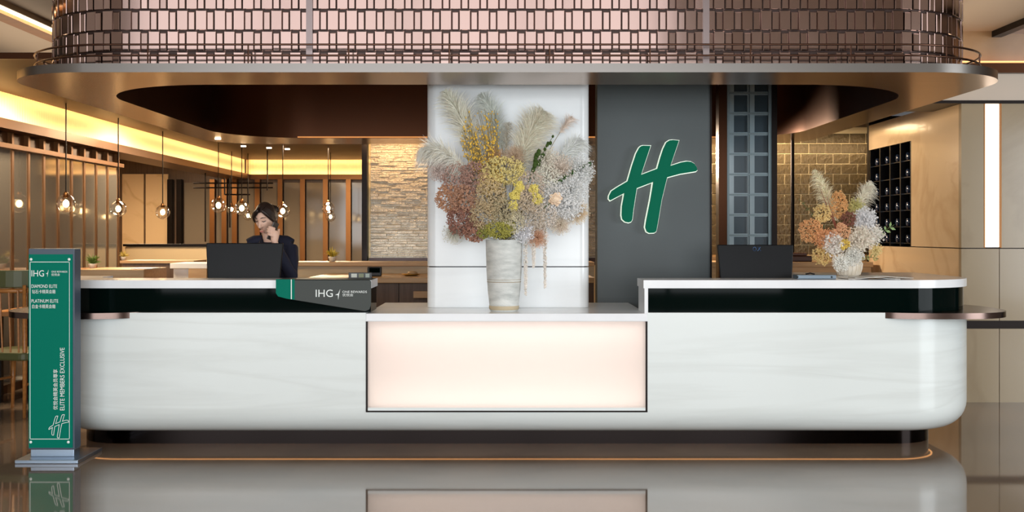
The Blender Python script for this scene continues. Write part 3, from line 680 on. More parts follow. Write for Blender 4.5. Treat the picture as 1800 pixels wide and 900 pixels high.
# jacket
bm = B()
tube(bm, [(-1.73, 8.0, 1.325), (-1.73, 8.0, 1.29), (-1.73, 8.0, 1.22), (-1.73, 8.0, 1.08), (-1.73, 8.01, .96), (-1.73, 8.01, .80)], [.07, .115, .135, .120, .118, .145], 20)
for p in bm.verts: p.co.x = -1.73+(p.co.x+1.73)*1.25
for s, a, e, w_ in ((1, shR, elR, wrR), (-1, shL, elL, wrL)):
    tube(bm, [(-1.73+s*.05, 7.995, 1.335), (-1.73+s*.11, 7.995, 1.325), a+Vector((0, 0, .012))], [.045, .052, .056], 14)
    tube(bm, [a, a.lerp(e, .5), e, e.lerp(w_, .45), e.lerp(w_, .86)], [.058, .054, .048, .042, .036], 14)
jacket = bake('jacket', bm, NAVY, per, .007, 5)
bm = B()
for s in (-1, 1):
    bez_ = bez((-1.728+s*.055, 7.965, 1.345), (-1.728+s*.075, 7.88, 1.28), (-1.728+s*.01, 7.855, 1.17), 8)
    tube(bm, bez_, [.012, .014, .016, .017, .017, .016, .014, .010, .006], 8)
mk('lapel', bm, mat('navy_lapel', (18, 20, 36), .7), jacket, smooth=True)
bm = B()
for s in (-1, 1): tube(bm, [(-1.73+s*.078, 8.01, .84), (-1.73+s*.082, 8.0, .48), (-1.73+s*.085, 8.02, .09)], [.105, .078, .07], 14)
mk('trousers', bm, NAVY, per, smooth=True)
bm = B()
for s in (-1, 1): tube(bm, [(-1.73+s*.085, 8.07, .04), (-1.73+s*.088, 7.97, .04), (-1.73+s*.09, 7.89, .028)], [.036, .042, .028], 10)
mk('shoes', bm, BLACK, per, smooth=True)
# hair: cap with a side parting, sides over the ear, low bun
bm = B(); bmesh.ops.create_icosphere(bm, subdivisions=5, radius=1)
kill = []
for v in bm.verts:
    x, y, z = v.co
    line = .50-.55*(x+.15)**2 if y < -.1 else -1.0+(y+.1)*.0
    hairline = .62-.75*max(0, abs(x+.18)-.05)**1.3
    if y < -.02 and z < hairline and not (abs(x) > .93): kill.append(v)
    elif y >= -.02 and z < -.62: kill.append(v)
    v.co = head_shape(v.co)*1.0
    v.co = Vector((v.co.x*1.13, v.co.y*1.10+.003, v.co.z*1.09+.002))
bmesh.ops.delete(bm, geom=kill, context='VERTS')
for e in (Vector((.0, .092, .035)), Vector((.030, .090, .050)), Vector((-.02, .095, .025))): ball(bm, e, .036, 3, (1.1, .9, .9))
for s, off in ((1, .0), (-1, .006)):
    for k in range(5):
        a = Vector((s*.012-.018, -.080+.012*k, .098)); b_ = Vector((s*(.060+.004*k), -.074+.012*k, .070+.004*k)); c = Vector((s*(.080-.001*k), -.030+.010*k, -.015-.012*k))
        tube(bm, bez(a, b_, c, 8), [.012, .013, .014, .014, .014, .013, .012, .010, .006], 7)
bm.transform(HM); mk('hair', bm, HAIR, per, smooth=True)
bm = B()
for s in (-1, 1): tube(bm, [(s*.013, -.088, .036), (s*.030, -.086, .042), (s*.050, -.072, .036)], [.0022, .003, .0015], 6)
bm.transform(HM); mk('eyebrows', bm, HAIR, body)
bm = B()
for s in (-1, 1): tube(bm, [(s*.016, -.0835, .014), (s*.029, -.0845, .009), (s*.044, -.073, .013)], [.0016, .0032, .0018], 6)
bm.transform(HM); mk('eyelashes', bm, BLACK, body)
bm = B(); ball(bm, (0, -.0935, -.060), .010, 2, (1.6, .42, .36)); ball(bm, (0, -.0915, -.067), .010, 2, (1.4, .42, .42))
bm.transform(HM); mk('lips', bm, mat('lips', (196, 116, 104), .5), body, smooth=True)
# phone in the hand
ph = thing('phone', tuple(pc), 'slim dark phone held against the ear', 'phone')
nx = Vector((-.80, .50, .26)); nx = (nx-pl*nx.dot(pl)).normalized(); ny = pl.cross(nx)
PM = Matrix(((nx.x, ny.x, pl.x, pc.x), (nx.y, ny.y, pl.y, pc.y), (nx.z, ny.z, pl.z, pc.z), (0, 0, 0, 1)))
bm = B(); box(bm, -.004, .004, -.030, .030, -.066, .066); bm.transform(PM); mk('case', bm, mat('phone_case', (92, 90, 88), .3, .5), ph, bevel=.003)
bm = B(); box(bm, .0042, .005, -.027, .027, -.062, .062); bm.transform(PM); mk('screen', bm, BLACK, ph)

# ================================================================== FLOWERS
def strand(bm, p0, p1, p2, w, n=3):
    c = bez(p0, p1, p2, n); s = (Vector(p2)-Vector(p0)).cross(Vector((random.uniform(-1, 1), random.uniform(-1, 1), random.uniform(-1, 1)))).normalized()*w
    v = [(bm.verts.new(q-s*(1-i/(n+.5))), bm.verts.new(q+s*(1-i/(n+.5)))) for i, q in enumerate(c)]
    for a, b_ in zip(v, v[1:]): bm.faces.new((a[0], b_[0], b_[1], a[1]))
def flower_mat(rgb, rgb2=None):
    return mat('petal_%d_%d_%d' % rgb, rgb, .85, noise=rgb2 or tuple(min(255, int(v*1.12)) for v in rgb), nscale=40, spec=.2)
STEM = mat('dry_stem', (150, 135, 95), .8); GSTEM = mat('green_stem', (88, 104, 60), .7)
def U(a, b_): return random.uniform(a, b_)
def plume(base, mid, tip, width, rgb, label, group, n=520, droop=.05, name='pampas_plume', start=.35):
    t = thing(name, tuple(base), label, 'flower', group)
    c = bez(base, mid, tip, 24); bm = B(); tube(bm, c, [.004-.0025*i/24 for i in range(25)], 5); mk('stem', bm, STEM, t)
    bm = B()
    for k in range(n):
        u = start+(1-start)*(k/n); i = min(23, int(u*24)); q = c[i].lerp(c[i+1], u*24-i); tan = (c[i+1]-c[i]).normalized()
        prof = math.sin(PI*min(1, max(.06, (u-start)/(1-start))*.86+.10))**.8
        a = U(0, 2*PI); sd = Vector((math.cos(a), .6*math.sin(a), 0)); sd = (sd-tan*sd.dot(tan)).normalized()
        L = width*prof*U(.6, 1.25)
        e1 = q+tan*L*.75+sd*L*.45; e2 = q+tan*L*1.0+sd*L*.95+Vector((0, 0, -droop*U(.4, 1.3)))
        strand(bm, q, e1, e2, .0022)
    mk('plume', bm, flower_mat(rgb), t); return t
def rnd_in():
    while True:
        p = Vector((U(-1, 1), U(-1, 1), U(-1, 1)))
        if p.length <= 1: return p
def head(c, r, rgb, root, label, group, kind='floret', n=170, size=.007, name='dried_flower', sc=(1, .8, 1), rgb2=None):
    """stem + rounded head: florets (little faceted buds), puff (fine strands) or balls"""
    t = thing(name, tuple(root), label, 'flower', group); c = Vector(c); root = Vector(root)
    bm = B(); mid = root.lerp(c, .5)+Vector((0, 0, .02)); tube(bm, bez(root, mid, c, 6), .0014, 4); mk('stem', bm, GSTEM if kind == 'green' else STEM, t)
    bm = B()
    if kind == 'puff':
        for _ in range(n*2):
            d = rnd_in().normalized(); d = Vector((d.x*sc[0], d.y*sc[1], d.z*sc[2])); L = r*U(.55, 1.1)
            strand(bm, c+d*r*.08, c+d*L*.6+rnd_in()*.006, c+d*L+rnd_in()*.012, .0018, 2)
            if random.random() < .45: octa(bm, c+d*L, size*U(.3, .6))
    elif kind == 'ball':
        for _ in range(n):
            p = rnd_in(); p = Vector((p.x*sc[0], p.y*sc[1], p.z*sc[2]))*r; ball(bm, c+p, size*U(.8, 1.2), 1)
    else:
        for _ in range(n):
            p = rnd_in(); l = max(p.length, .35); p = p/l*(l**.45); p = Vector((p.x*sc[0], p.y*sc[1], p.z*sc[2]))*r*U(.85, 1.08)
            q = c+p
            for _k in range(3): octa(bm, q+rnd_in()*size*1.1, size*U(.45, .85))
    mk('flower_head', bm, flower_mat(rgb, rgb2), t); return t
def spray(root, tips, rgb, label, group, bud=.006, nb=14, green=False, name='flower_spray', spread=.02):
    t = thing(name, tuple(root), label, 'flower', group); bm = B(); bm2 = B()
    for tp in tips:
        root_ = Vector(root); tp = Vector(tp); c = bez(root_, root_.lerp(tp, .5)+Vector((U(-.02, .02), U(-.02, .02), .02)), tp, 10); tube(bm, c, .0016, 4)
        for k in range(nb):
            u = U(.45, 1); i = min(9, int(u*10)); q = c[i].lerp(c[i+1], u*10-i)+rnd_in()*spread
            ball(bm2, q, bud*U(.6, 1.2), 1, (1, 1, 1.2)); strand(bm, c[i], c[i].lerp(q, .5), q, .0012, 1)
    mk('stems', bm, GSTEM if green else STEM, t); mk('buds', bm2, flower_mat(rgb), t, kind='stuff'); return t
def leafy(root, tip, rgb, label, group, n=14, L=.05, name='leaf_sprig'):
    t = thing(name, tuple(root), label, 'leaf', group); bm = B(); c = bez(root, Vector(root).lerp(Vector(tip), .5)+Vector((0, 0, .02)), tip, 10); tube(bm, c, .002, 5); mk('stem', bm, GSTEM, t)
    bm = B()
    for k in range(n):
        u = .35+.65*k/n; i = min(9, int(u*10)); q = c[i]; s = 1 if k % 2 else -1; tan = (c[i+1]-c[i]).normalized(); sd = tan.cross(Vector((0, -1, 0)))*s
        e = q+(tan*.6+sd*.8+Vector((0, U(-.4, .4), 0)))*L*U(.6, 1.1); wv = (e-q).cross(Vector((0, -1, U(-.3, .3)))).normalized()*L*.22
        a = bm.verts.new(q); b1 = bm.verts.new(q.lerp(e, .5)+wv); b2 = bm.verts.new(e); b3 = bm.verts.new(q.lerp(e, .5)-wv+Vector((0, -.004, 0)))
        bm.faces.new((a, b1, b2)); bm.faces.new((a, b2, b3))
    mk('leaves', bm, mat('leaf_%d_%d_%d' % rgb, rgb, .6), t); return t
LF = .20
def rgb2_(c): return tuple(int(v+(255-v)*LF) for v in c)
# --- the big bouquet
VY = 7.24; vc = Vector((PX(886, VY), VY, .877))
vase = thing('vase', tuple(vc), 'tall weathered white ceramic vase with grey streaks on the low counter', 'vase')
VM = mat('weathered_glaze', (226, 228, 224), .45, noise=(186, 190, 186), nscale=4, stretch=(2, 2, 6), bump=.25, bscale=30)
prof = [(.088, 0), (.096, .012), (.098, .05), (.108, .14), (.116, .26), (.120, .40), (.121, .47), (.113, .47), (.108, .40), (.09, .05)]
bm = B(); lathe(bm, prof, tuple(vc), 40); vess = auto_smooth(mk('vessel', bm, VM, vase), 50)
bm = B(); lathe(bm, [(.0885, .004), (.099, .014), (.0995, .034), (.098, .036)], tuple(vc), 40, False); mk('foot_band', bm, mat('sandy_glaze', (196, 180, 150), .6), vess, smooth=True)
bm = B()
for z in (.19, .205, .235): lathe(bm, [(.1115, z), (.1135, z+.003), (.112, z+.006)], tuple(vc), 40, False)
mk('groove_ring', bm, mat('groove_grey', (176, 164, 144), .6), vess, smooth=True)
R = vc+Vector((0, 0, .46))
def Q(px, py, dy=0): return P(px, py, VY+dy)
G1 = 'stems of the big bouquet'
PAMP = (232, 224, 204)
plume(R, Q(842, 250, .05), Q(783, 160, .02), .125, rgb2_(PAMP), 'tallest pampas plume, leaning over the left top of the big bouquet', G1, 1500, .03, start=.42)
plume(R, Q(812, 245, .02), Q(742, 262, -.04), .125, (244, 238, 222), 'pampas plume arching down past the left edge of the column', G1, 1300, .08, start=.45)
plume(R+Vector((0, .03, 0)), Q(900, 230, .16), Q(846, 165, .18), .11, (224, 226, 218), 'pale grey pampas plume hard against the column', G1, 900, .04, start=.5)
plume(R, Q(905, 260, .05), Q(955, 196, .02), .15, (244, 234, 214), 'broad beige pampas plume with a rounded top in the big bouquet', G1, 2200, .05, start=.38)
plume(R, Q(960, 260, .12), Q(1004, 205, .14), .06, (232, 214, 200), 'small pinkish feather plume high at the right of the bouquet', G1, 200, .02, start=.78)
plume(R, Q(960, 290, .10), Q(1020, 245, .12), .11, (240, 242, 234), 'pale green feathery plume behind the green sprigs', G1, 700, .04, start=.6)
plume(R, Q(885, 260, .08), Q(895, 215, .12), .06, (206, 200, 186), 'short grey plume between the two tall pampas plumes', G1, 300, .03, start=.55)
spray(R, [Q(825+U(-18, 50), 190+U(0, 75), U(-.06, .04)) for _ in range(40)], (232, 190, 84), 'golden yellow sprays rising in the middle of the bouquet', G1, .0062, 22, spread=.028)
LB = 'dried flower heads of the big bouquet'
RS, NS = 1.3, 2.5
def H(px, py, r, rgb, label, kind='floret', n=150, size=.007, dy=0, **k): return head(Q(px, py, dy), r*RS, rgb2_(rgb), R+Vector((U(-.03, .03), U(-.03, .03), U(-.02, .02))), label, LB, kind, int(n*NS), size, **k)
H(803, 315, .085, (176, 134, 118), 'dusty mauve flower head at the upper left of the bouquet', n=190)
H(836, 312, .080, (166, 122, 104), 'mauve brown flower head below the golden sprays', n=180, dy=-.05)
H(790, 348, .075, (186, 128, 88), 'orange brown flower head at the bouquet left edge', n=170, dy=-.03)
H(816, 350, .075, (172, 122, 92), 'tan brown flower head left of the seed clusters', n=160, dy=-.08)
H(812, 388, .080, (138, 84, 66), 'rust red flower head low on the left of the bouquet', n=200, dy=-.05)
H(834, 405, .060, (150, 96, 72), 'russet flower head hanging near the vase rim', n=130, dy=-.07)
H(885, 300, .100, (228, 206, 122), 'large pale yellow flower head at the bouquet centre', n=260, dy=-.06, sc=(1.15, .8, .75))
H(862, 345, .085, (196, 172, 128), 'beige seed cluster just under the yellow flower head', n=240, size=.006, dy=-.10)
H(850, 380, .075, (186, 160, 116), 'sandy seed cluster low in the bouquet centre', n=220, size=.006, dy=-.10)
H(888, 372, .075, (176, 160, 120), 'olive beige seed cluster above the green flower head', n=200, size=.006, dy=-.11)
H(880, 403, .070, (148, 142, 42), 'moss green flower head over the vase rim', n=150, size=.009, dy=-.11, sc=(1.2, .8, .6))
H(850, 408, .035, (128, 128, 40), 'small moss green flower head at the vase rim', n=60, size=.008, dy=-.10)
H(930, 378, .095, (190, 174, 150), 'greyish beige feathery flower head right of the vase rim', n=300, size=.005, dy=-.09)
H(935, 325, .075, (206, 186, 168), 'pale pink flower head right of the yellow one', n=160, size=.006, dy=-.07)
for px, py, q in ((905, 343, 'lowest'), (912, 328, 'middle'), (938, 333, 'outermost'), (903, 362, 'hidden'), (945, 350, 'far')):
    H(px, py, .024, (230, 208, 96), {'lowest': 'round yellow button flower below the big yellow head', 'middle': 'round yellow button flower touching the big yellow head', 'outermost': 'round yellow button flower beside the pale pink head', 'hidden': 'round yellow button flower over the olive seed cluster', 'far': 'round yellow button flower nearest the peach rose'}[q], 'floret', 40, .008, -.13, name='button_flower')
H(985, 300, .085, (222, 206, 188), 'airy cream filler flower between the green sprigs', 'puff', 200, .010, -.02)
H(1002, 335, .095, (236, 236, 230), 'airy white filler flower at the right of the bouquet', 'puff', 330, .012, -.04)
H(975, 345, .080, (232, 228, 222), 'airy white filler flower beside the peach rose', 'puff', 260, .012, -.07)
H(1020, 300, .075, (230, 232, 226), 'airy white filler flower at the outer right edge', 'puff', 240, .011, .0)
H(958, 280, .070, (226, 216, 198), 'airy cream filler flower above the white ones', 'puff', 200, .010, -.03)
H(920, 405, .060, (222, 220, 226), 'airy lilac white filler flower above the hanging strands', 'puff', 180, .010, -.10)
H(870, 395, .050, (214, 214, 208), 'airy grey filler flower above the moss green head', 'puff', 120, .010, -.09)
H(1014, 372, .065, (238, 204, 164), 'peach coloured fluffy grass head at the right edge', 'puff', 220, .006, .02)
H(985, 395, .055, (234, 212, 190), 'pale peach fluffy grass head under the white flowers', 'puff', 170, .006, .0)
H(944, 418, .055, (214, 164, 128), 'terracotta fluffy grass head beside the hanging strands', 'puff', 200, .006, -.05)
H(770, 300, .055, (206, 186, 176), 'wispy pale pink flower head at the far left of the bouquet', 'puff', 150, .008, .0)
H(905, 275, .060, (198, 170, 140), 'wispy tan grass head at the foot of the beige plume', 'puff', 200, .006, -.02)
H(798, 410, .06, (214, 212, 196), 'wispy pale sprig trailing low at the left', 'puff', 90, .008, .06)
H(870, 275, .05, (186, 140, 90), 'wispy ochre grass head behind the big yellow flower', 'puff', 180, .006, -.01)
H(932, 350, .075, (212, 190, 160), 'sandy pink filler flower between the button flowers', n=200, size=.006, dy=-.09)
H(955, 378, .075, (218, 206, 190), 'pale grey beige filler flower under the peach rose', n=220, size=.006, dy=-.07)
H(962, 312, .070, (230, 222, 204), 'creamy filler flower left of the airy white ones', n=200, size=.006, dy=-.05)
H(1000, 362, .070, (238, 236, 230), 'lowest white filler flower at the right of the bouquet', 'puff', 320, .013, -.05)
H(905, 392, .055, (206, 196, 160), 'straw filler flower just right of the moss green head', n=160, size=.006, dy=-.12)
H(858, 322, .060, (214, 186, 120), 'ochre filler flower between the mauve and yellow heads', n=150, size=.006, dy=-.09)
# rose
t = thing('peach_rose', tuple(R), 'single round peach rose in the right half of the bouquet', 'flower', None)
bm = B(); c = Q(977, 350, -.14); tube(bm, bez(R, R.lerp(c, .5)+Vector((0, 0, .02)), c, 6), .003, 5); mk('stem', bm, GSTEM, t)
bm = B()
for k in range(26):
    a = k*2.4; rr = .006+.0013*k; q = c+Vector((math.cos(a)*rr, -.02+.0012*k, math.sin(a)*rr)); ball(bm, q, .013, 2, (1, .35, 1), None)
mk('petals', bm, flower_mat((236, 206, 178)), t, smooth=True)
G2 = 'green bud sprigs in the big bouquet'
spray(Q(925, 330, -.08), [Q(972, 240, -.06), Q(945, 270, -.08), Q(950, 262, -.08)], (62, 82, 38), 'upper dark green bud sprig beside the beige plume', G2, .014, 10, True, 'bud_sprig', .012)
spray(Q(945, 345, -.08), [Q(1036, 286, -.02), Q(1010, 303, -.05)], (58, 84, 44), 'lower dark green bud sprig reaching past the column edge', G2, .013, 11, True, 'bud_sprig', .010)
for k, (px, y0, y1, lab) in enumerate(((924, 425, 518, 'long white hanging amaranth strand close to the vase'), (958, 400, 505, 'long white hanging amaranth strand further from the vase'), (938, 420, 470, 'short white hanging strand between the two long ones'))):
    t = thing('hanging_amaranth', tuple(R), lab, 'flower', 'hanging strands of the big bouquet'); bm = B()
    c = [R, Q(px-4, y0-12, -.05)]+[Q(px+U(-1, 1), y0+(y1-y0)*i/6, -.05) for i in range(7)]; tube(bm, c, .002, 5); mk('stem', bm, STEM, t)
    bm = B()
    for i in range(320):
        u = U(0, 1)**.8; q = Q(px, y0+(y1-y0)*u, -.05)+rnd_in()*.018*(1-.6*u); octa(bm, q, .0055)
    mk('catkin', bm, flower_mat((228, 222, 214)), t)
# --- the small bouquet
V2 = 7.72; v2 = Vector((PX(1492, V2), V2, 1.09))
vase2 = thing('vase', tuple(v2), 'small frosted glass vase on the raised counter', 'vase')
FROST = mat('frosted_glass', (226, 218, 204), .35, alpha=1, spec=.6, noise=(206, 190, 164), nscale=12)
bm = B(); lathe(bm, [(.065, 0), (.075, .01), (.088, .05), (.092, .09), (.085, .12), (.08, .12), (.085, .09), (.07, .02)], tuple(v2), 32); auto_smooth(mk('vessel', bm, FROST, vase2), 50)
bm = B()
for k in range(20):
    a = 2*PI*k/20; tube(bm, [v2+Vector((math.cos(a)*r_, math.sin(a)*r_, z)) for r_, z in ((.076, .01), (.089, .05), (.093, .09))], .003, 5)
mk('rib', bm, FROST, vase2)
RS, NS, LF = 1.2, 1.6, .16
R = v2+Vector((0, 0, .13)); LB = 'flower heads of the small bouquet'; G3 = 'plumes of the small bouquet'
def Q(px, py, dy=0): return P(px, py, V2+dy)
plume(R, Q(1470, 370), Q(1432, 298, -.02), .075, (242, 226, 196), 'cream pampas plume leaning over the gold brick wall', G3, 600, .04, start=.4)
plume(R, Q(1500, 370), Q(1530, 318, -.02), .080, (238, 226, 208), 'drooping pampas plume in front of the bottle rack', G3, 700, .06, start=.4)
for k, (a, b_) in enumerate(((1438, 322), (1450, 332))):
    t = thing('dried_bract', tuple(R), ('outer red brown dried blade', 'inner red brown dried blade')[k]+' beside the cream plume', 'leaf', G3)
    bm = B(); strand(bm, R, Q(1468, 400, -.04), Q(a, b_, -.06), .009, 8); strand(bm, R+Vector((0, .004, 0)), Q(1468, 400, -.036), Q(a, b_, -.056), .009, 8); mk('blade', bm, mat('bract_red', (128, 66, 44), .6), t)
H(1425, 405, .075, (222, 160, 100), 'orange flower head at the left of the small bouquet', n=200, dy=-.03)
H(1450, 420, .065, (214, 146, 92), 'deep orange flower head under the bracts', n=170, dy=-.06)
H(1446, 375, .055, (230, 196, 124), 'soft yellow flower head below the cream plume', n=120, dy=-.04)
H(1474, 360, .065, (222, 164, 96), 'amber flower head in the middle of the small bouquet', n=170, dy=-.04, sc=(.8, .8, 1.25))
H(1492, 385, .045, (120, 66, 50), 'dark maroon flower head in the small bouquet', n=80, dy=-.08)
H(1478, 408, .055, (226, 170, 122), 'apricot flower head under the maroon one', n=120, dy=-.08)
H(1466, 430, .070, (240, 222, 212), 'blush white flower head above the frosted vase', 'puff', 260, .014, -.09)
H(1520, 385, .070, (226, 222, 222), 'silvery white flower head in front of the rack', 'puff', 260, .014, -.05)
H(1512, 420, .080, (240, 220, 202), 'cream white flower head at the right of the vase', 'puff', 320, .014, -.08)
H(1536, 412, .060, (236, 222, 210), 'pale cream flower head furthest towards the rack', 'puff', 200, .013, -.05)
H(1445, 448, .060, (214, 180, 108), 'straw yellow flower head low on the left of the small vase', n=140, dy=-.05)
H(1500, 450, .060, (226, 222, 214), 'white drooping flower head over the vase rim', 'puff', 220, .012, -.09)
H(1540, 440, .040, (222, 200, 130), 'small yellow sprig head right of the small vase', 'puff', 90, .010, -.04)
H(1484, 430, .030, (222, 186, 70), 'bright yellow button flower in the small bouquet', n=50, dy=-.12, name='button_flower')
H(1478, 462, .050, (238, 230, 218), 'fluffy white flower head resting low on the small vase', 'puff', 240, .012, -.10)
H(1504, 362, .050, (196, 186, 110), 'lime tinted flower head at the foot of the drooping plume', 'puff', 120, .010, -.03)
leafy(R, Q(1572, 395, -.02), (142, 168, 110), 'pale green leaf sprig crossing the bottle rack', None, 16, .045)
leafy(R, Q(1404, 350, .02), (104, 100, 58), 'thin dark leaf sprig at the outer left of the small bouquet', None, 10, .03)
leafy(R, Q(1545, 455, -.04), (160, 150, 90), 'dry low leaf sprig hanging beside the small vase', None, 10, .035)

# ================================================================== THINGS ON THE RAISED COUNTERS
t = thing('desk_organiser', (PX(1432, 7.2), 7.2, 1.09), 'low grey metal pen tray next to the monitor with the emblem', 'tray')
bm = B(); box(bm, PX(1398, 7.2), PX(1466, 7.2), 7.15, 7.27, 1.0905, 1.118); mk('case', bm, mat('tray_grey', (116, 130, 142), .35, .4), t, bevel=.004)
bm = B(); q = P(1424, 484, 7.2); tube(bm, [(q.x-.03, 7.2, 1.121), (q.x, 7.2, 1.128), (q.x+.03, 7.2, 1.121)], .005, 6); mk('clip', bm, BLACK, t)
for px in (1402, 1462):
    bm = B(); ball(bm, (PX(px, 7.15), 7.15, 1.104), .006, 2); mk('knob', bm, BLACK, t)
for i, (a, b_, rz, lab) in enumerate(((1478, 1570, .06, 'loose white sheet of paper lying near the small vase'), (1500, 1600, -.08, 'overlapping white sheet of paper reaching furthest along the counter'))):
    bm = B(); x0, x1 = PX(a, 7.25), PX(b_, 7.25); hw = (x1-x0)/2
    n = 8; top = []
    for j in range(n+1):
        u = -hw+2*hw*j/n; z = 1.0935+.004*i+.010*math.sin(PI*j/n)**4
        top.append((bm.verts.new((u, -.10, z)), bm.verts.new((u, .10, z)), bm.verts.new((u, -.10, z-.002)), bm.verts.new((u, .10, z-.002))))
    for a_, c_ in zip(top, top[1:]):
        bm.faces.new((a_[0], c_[0], c_[1], a_[1])); bm.faces.new((a_[2], a_[3], c_[3], c_[2])); bm.faces.new((a_[0], a_[2], c_[2], c_[0])); bm.faces.new((a_[1], c_[1], c_[3], a_[3]))
    bm.transform(Matrix.Translation(((x0+x1)/2, 7.22+.06*i, 0)) @ Matrix.Rotation(rz, 4, 'Z')); tag(mk('paper_sheet', bm, PAPER), lab, 'paper')
t = thing('card_holder', (PX(634, 7.22), 7.22, 1.0945), 'small black card holder standing behind the angled sign board', 'holder')
bm = B(); box(bm, PX(613, 7.2), PX(654, 7.2), 7.19, 7.205, 1.095, 1.132); mk('back_plate', bm, BLACK, t, bevel=.002)
bm = B(); box(bm, PX(613, 7.2), PX(654, 7.2), 7.16, 7.21, 1.0947, 1.099); mk('base', bm, BLACK, t)
for a, b_ in ((618, 628), (631, 640), (643, 650)):
    bm = B(); box(bm, PX(a, 7.2), PX(b_, 7.2), 7.184, 7.189, 1.10, 1.125); mk('card', bm, mat('card_%d' % a, ((190, 192, 180), (120, 124, 96), (150, 160, 150))[(a-618)//12], .5), t)
# ================================================================== LOUNGE BEHIND THE DESK
GLASSY = bpy.data.materials.new('clear_globe_glass'); GLASSY.use_nodes = True; nt = GLASSY.node_tree; nt.nodes.clear()
o_ = nt.nodes.new('ShaderNodeOutputMaterial'); tp = nt.nodes.new('ShaderNodeBsdfTransparent'); gl = nt.nodes.new('ShaderNodeBsdfGlossy'); gl.inputs['Roughness'].default_value = .03
tp.inputs[0].default_value = (.97, .95, .92, 1); lwt = nt.nodes.new('ShaderNodeLayerWeight'); lwt.inputs[0].default_value = .28; mm = nt.nodes.new('ShaderNodeMixShader')
nt.links.new(lwt.outputs['Facing'], mm.inputs[0]); nt.links.new(tp.outputs[0], mm.inputs[1]); nt.links.new(gl.outputs[0], mm.inputs[2]); nt.links.new(mm.outputs[0], o_.inputs[0])
BULB = mat('bulb_glow', (255, 240, 210), .5, emit=(255, 214, 150), estr=22)
def pendant(px, py, Y, r, label):
    c = P(px, py, Y); t = thing('pendant_lamp', (c.x, c.y, c.z), label, 'lamp', 'glass globe pendants of the lounge')
    bm = B(); tube(bm, [(c.x, c.y, c.z+r*1.7), (c.x, c.y, 2.6)], .006, 6); mk('cord', bm, BLACK_METAL, t)
    bm = B(); lathe(bm, [(.014, r*1.75), (.022, r*1.5), (.026, r*.9)], tuple(c), 12); mk('cap', bm, BRONZE_POST, t, smooth=True)
    R0 = r; r = r*1.35; bm = B(); lathe(bm, [(r*.4, r*.95), (r*.8, r*.62), (r, .1*r), (r*.95, -.4*r), (r*.7, -.72*r), (r*.3, -.95*r), (.004, -r)], tuple(c), 20, False); mk('globe', bm, GLASSY, t, smooth=True)
    r = R0; bm = B(); ball(bm, c, r*.45, 2, (1, 1, 1.25)); mk('bulb', bm, BULB, t, smooth=True)
for a in ((116, 358, 10.2, .064, 'nearest globe pendant above the green sign'), (208, 367, 11.5, .062, 'second globe pendant of the row along the mullions'), (286, 373, 13.0, .062, 'third globe pendant of the row, before the tan panels'),
          (384, 361, 14.5, .075, 'globe pendant furthest left of the cluster near the receptionist'), (407, 368, 16.2, .055, 'small globe pendant second in the cluster'), (425, 366, 14.8, .075, 'large globe pendant just left of the receptionist head'), (436, 379, 16.6, .055, 'low small globe pendant beside the receptionist head'),
          (497, 371, 14.6, .07, 'globe pendant directly right of the receptionist head'), (577, 366, 15.2, .065, 'upper globe pendant near the ledgestone wall'), (581, 381, 16.4, .055, 'lower globe pendant near the ledgestone wall')): pendant(*a)
# back counter
YC = 11.0
bc = thing('back_counter', (PX(700, YC), YC, 0), 'long light oak back counter with a lower work shelf behind the desk', 'counter')
bm = B(); box(bm, PX(498, YC), PX(1045, YC), YC, YC+.45, 1.06, 1.10); mk('ledge', bm, WOOD, bc, bevel=.004)
bm = B(); box(bm, PX(500, YC), PX(1045, YC), YC+.04, YC+.42, 0, 1.06); mk('upstand', bm, mat('pale_oak', (190, 170, 138), .45, noise=(178, 156, 124), nscale=4, stretch=(.5, 5, 5)), bc)
bm = B(); box(bm, PX(540, 10), PX(1045, 10), 10.0, YC+.04, .935, .985); mk('work_shelf', bm, WOOD, bc, bevel=.004)
xs = [PX(545, 10), PX(620, 10), PX(700, 10), PX(775, 10), PX(850, 10), PX(930, 10), PX(1045, 10)]
for a, b_ in zip(xs, xs[1:]):
    bm = B(); box(bm, a+.004, b_-.004, 10.06, 10.10, .1, .93); d = mk('cabinet_door', bm, WOOD_DARK, bc)
bm = B(); box(bm, xs[0], xs[-1], 10.10, YC+.04, 0, .935); mk('cabinet_body', bm, WOOD_DARK, bc)
bm = B(); box(bm, PX(727, 10), PX(765, 10), 9.98, 10.06, .80, .86); mk('drawer', bm, WOOD, bc)
t = thing('card_terminal', (PX(658, 10.3), 10.3, .985), 'black payment device standing on the oak work shelf', 'device')
bm = B(); box(bm, PX(646, 10.3), PX(671, 10.3), 10.28, 10.33, .986, 1.075); mk('housing', bm, BLACK, t, bevel=.008)
bm = B(); box(bm, PX(649, 10.28), PX(668, 10.28), 10.276, 10.28, 1.02, 1.065); mk('screen', bm, BLACK_GLASS, t)
t = thing('gold_dish', (PX(722, 10.4), 10.4, .985), 'shallow golden dish with a folded cloth on the work shelf', 'dish')
bm = B(); lathe(bm, [(.05, 0), (.085, .012), (.09, .02), (.08, .016), (.04, .006)], (PX(722, 10.4), 10.4, .986), 24); mk('dish', bm, mat('gold', (196, 150, 70), .35, .7), t, smooth=True)
bm = B(); ball(bm, (PX(725, 10.4), 10.4, 1.012), .05, 2, (1, .7, .4)); mk('cloth', bm, WOOD, t, smooth=True)
bc2 = thing('back_counter', (PX(1450, YC), YC, 0), 'light oak back counter in front of the gold brick wall', 'counter')
bm = B(); box(bm, PX(1250, YC), PX(1535, YC), YC, YC+.6, 1.05, 1.10); mk('ledge', bm, WOOD, bc2, bevel=.004)
bm = B(); box(bm, PX(1252, YC), PX(1533, YC), YC+.03, YC+.58, 0, 1.05); mk('body', bm, WOOD, bc2)
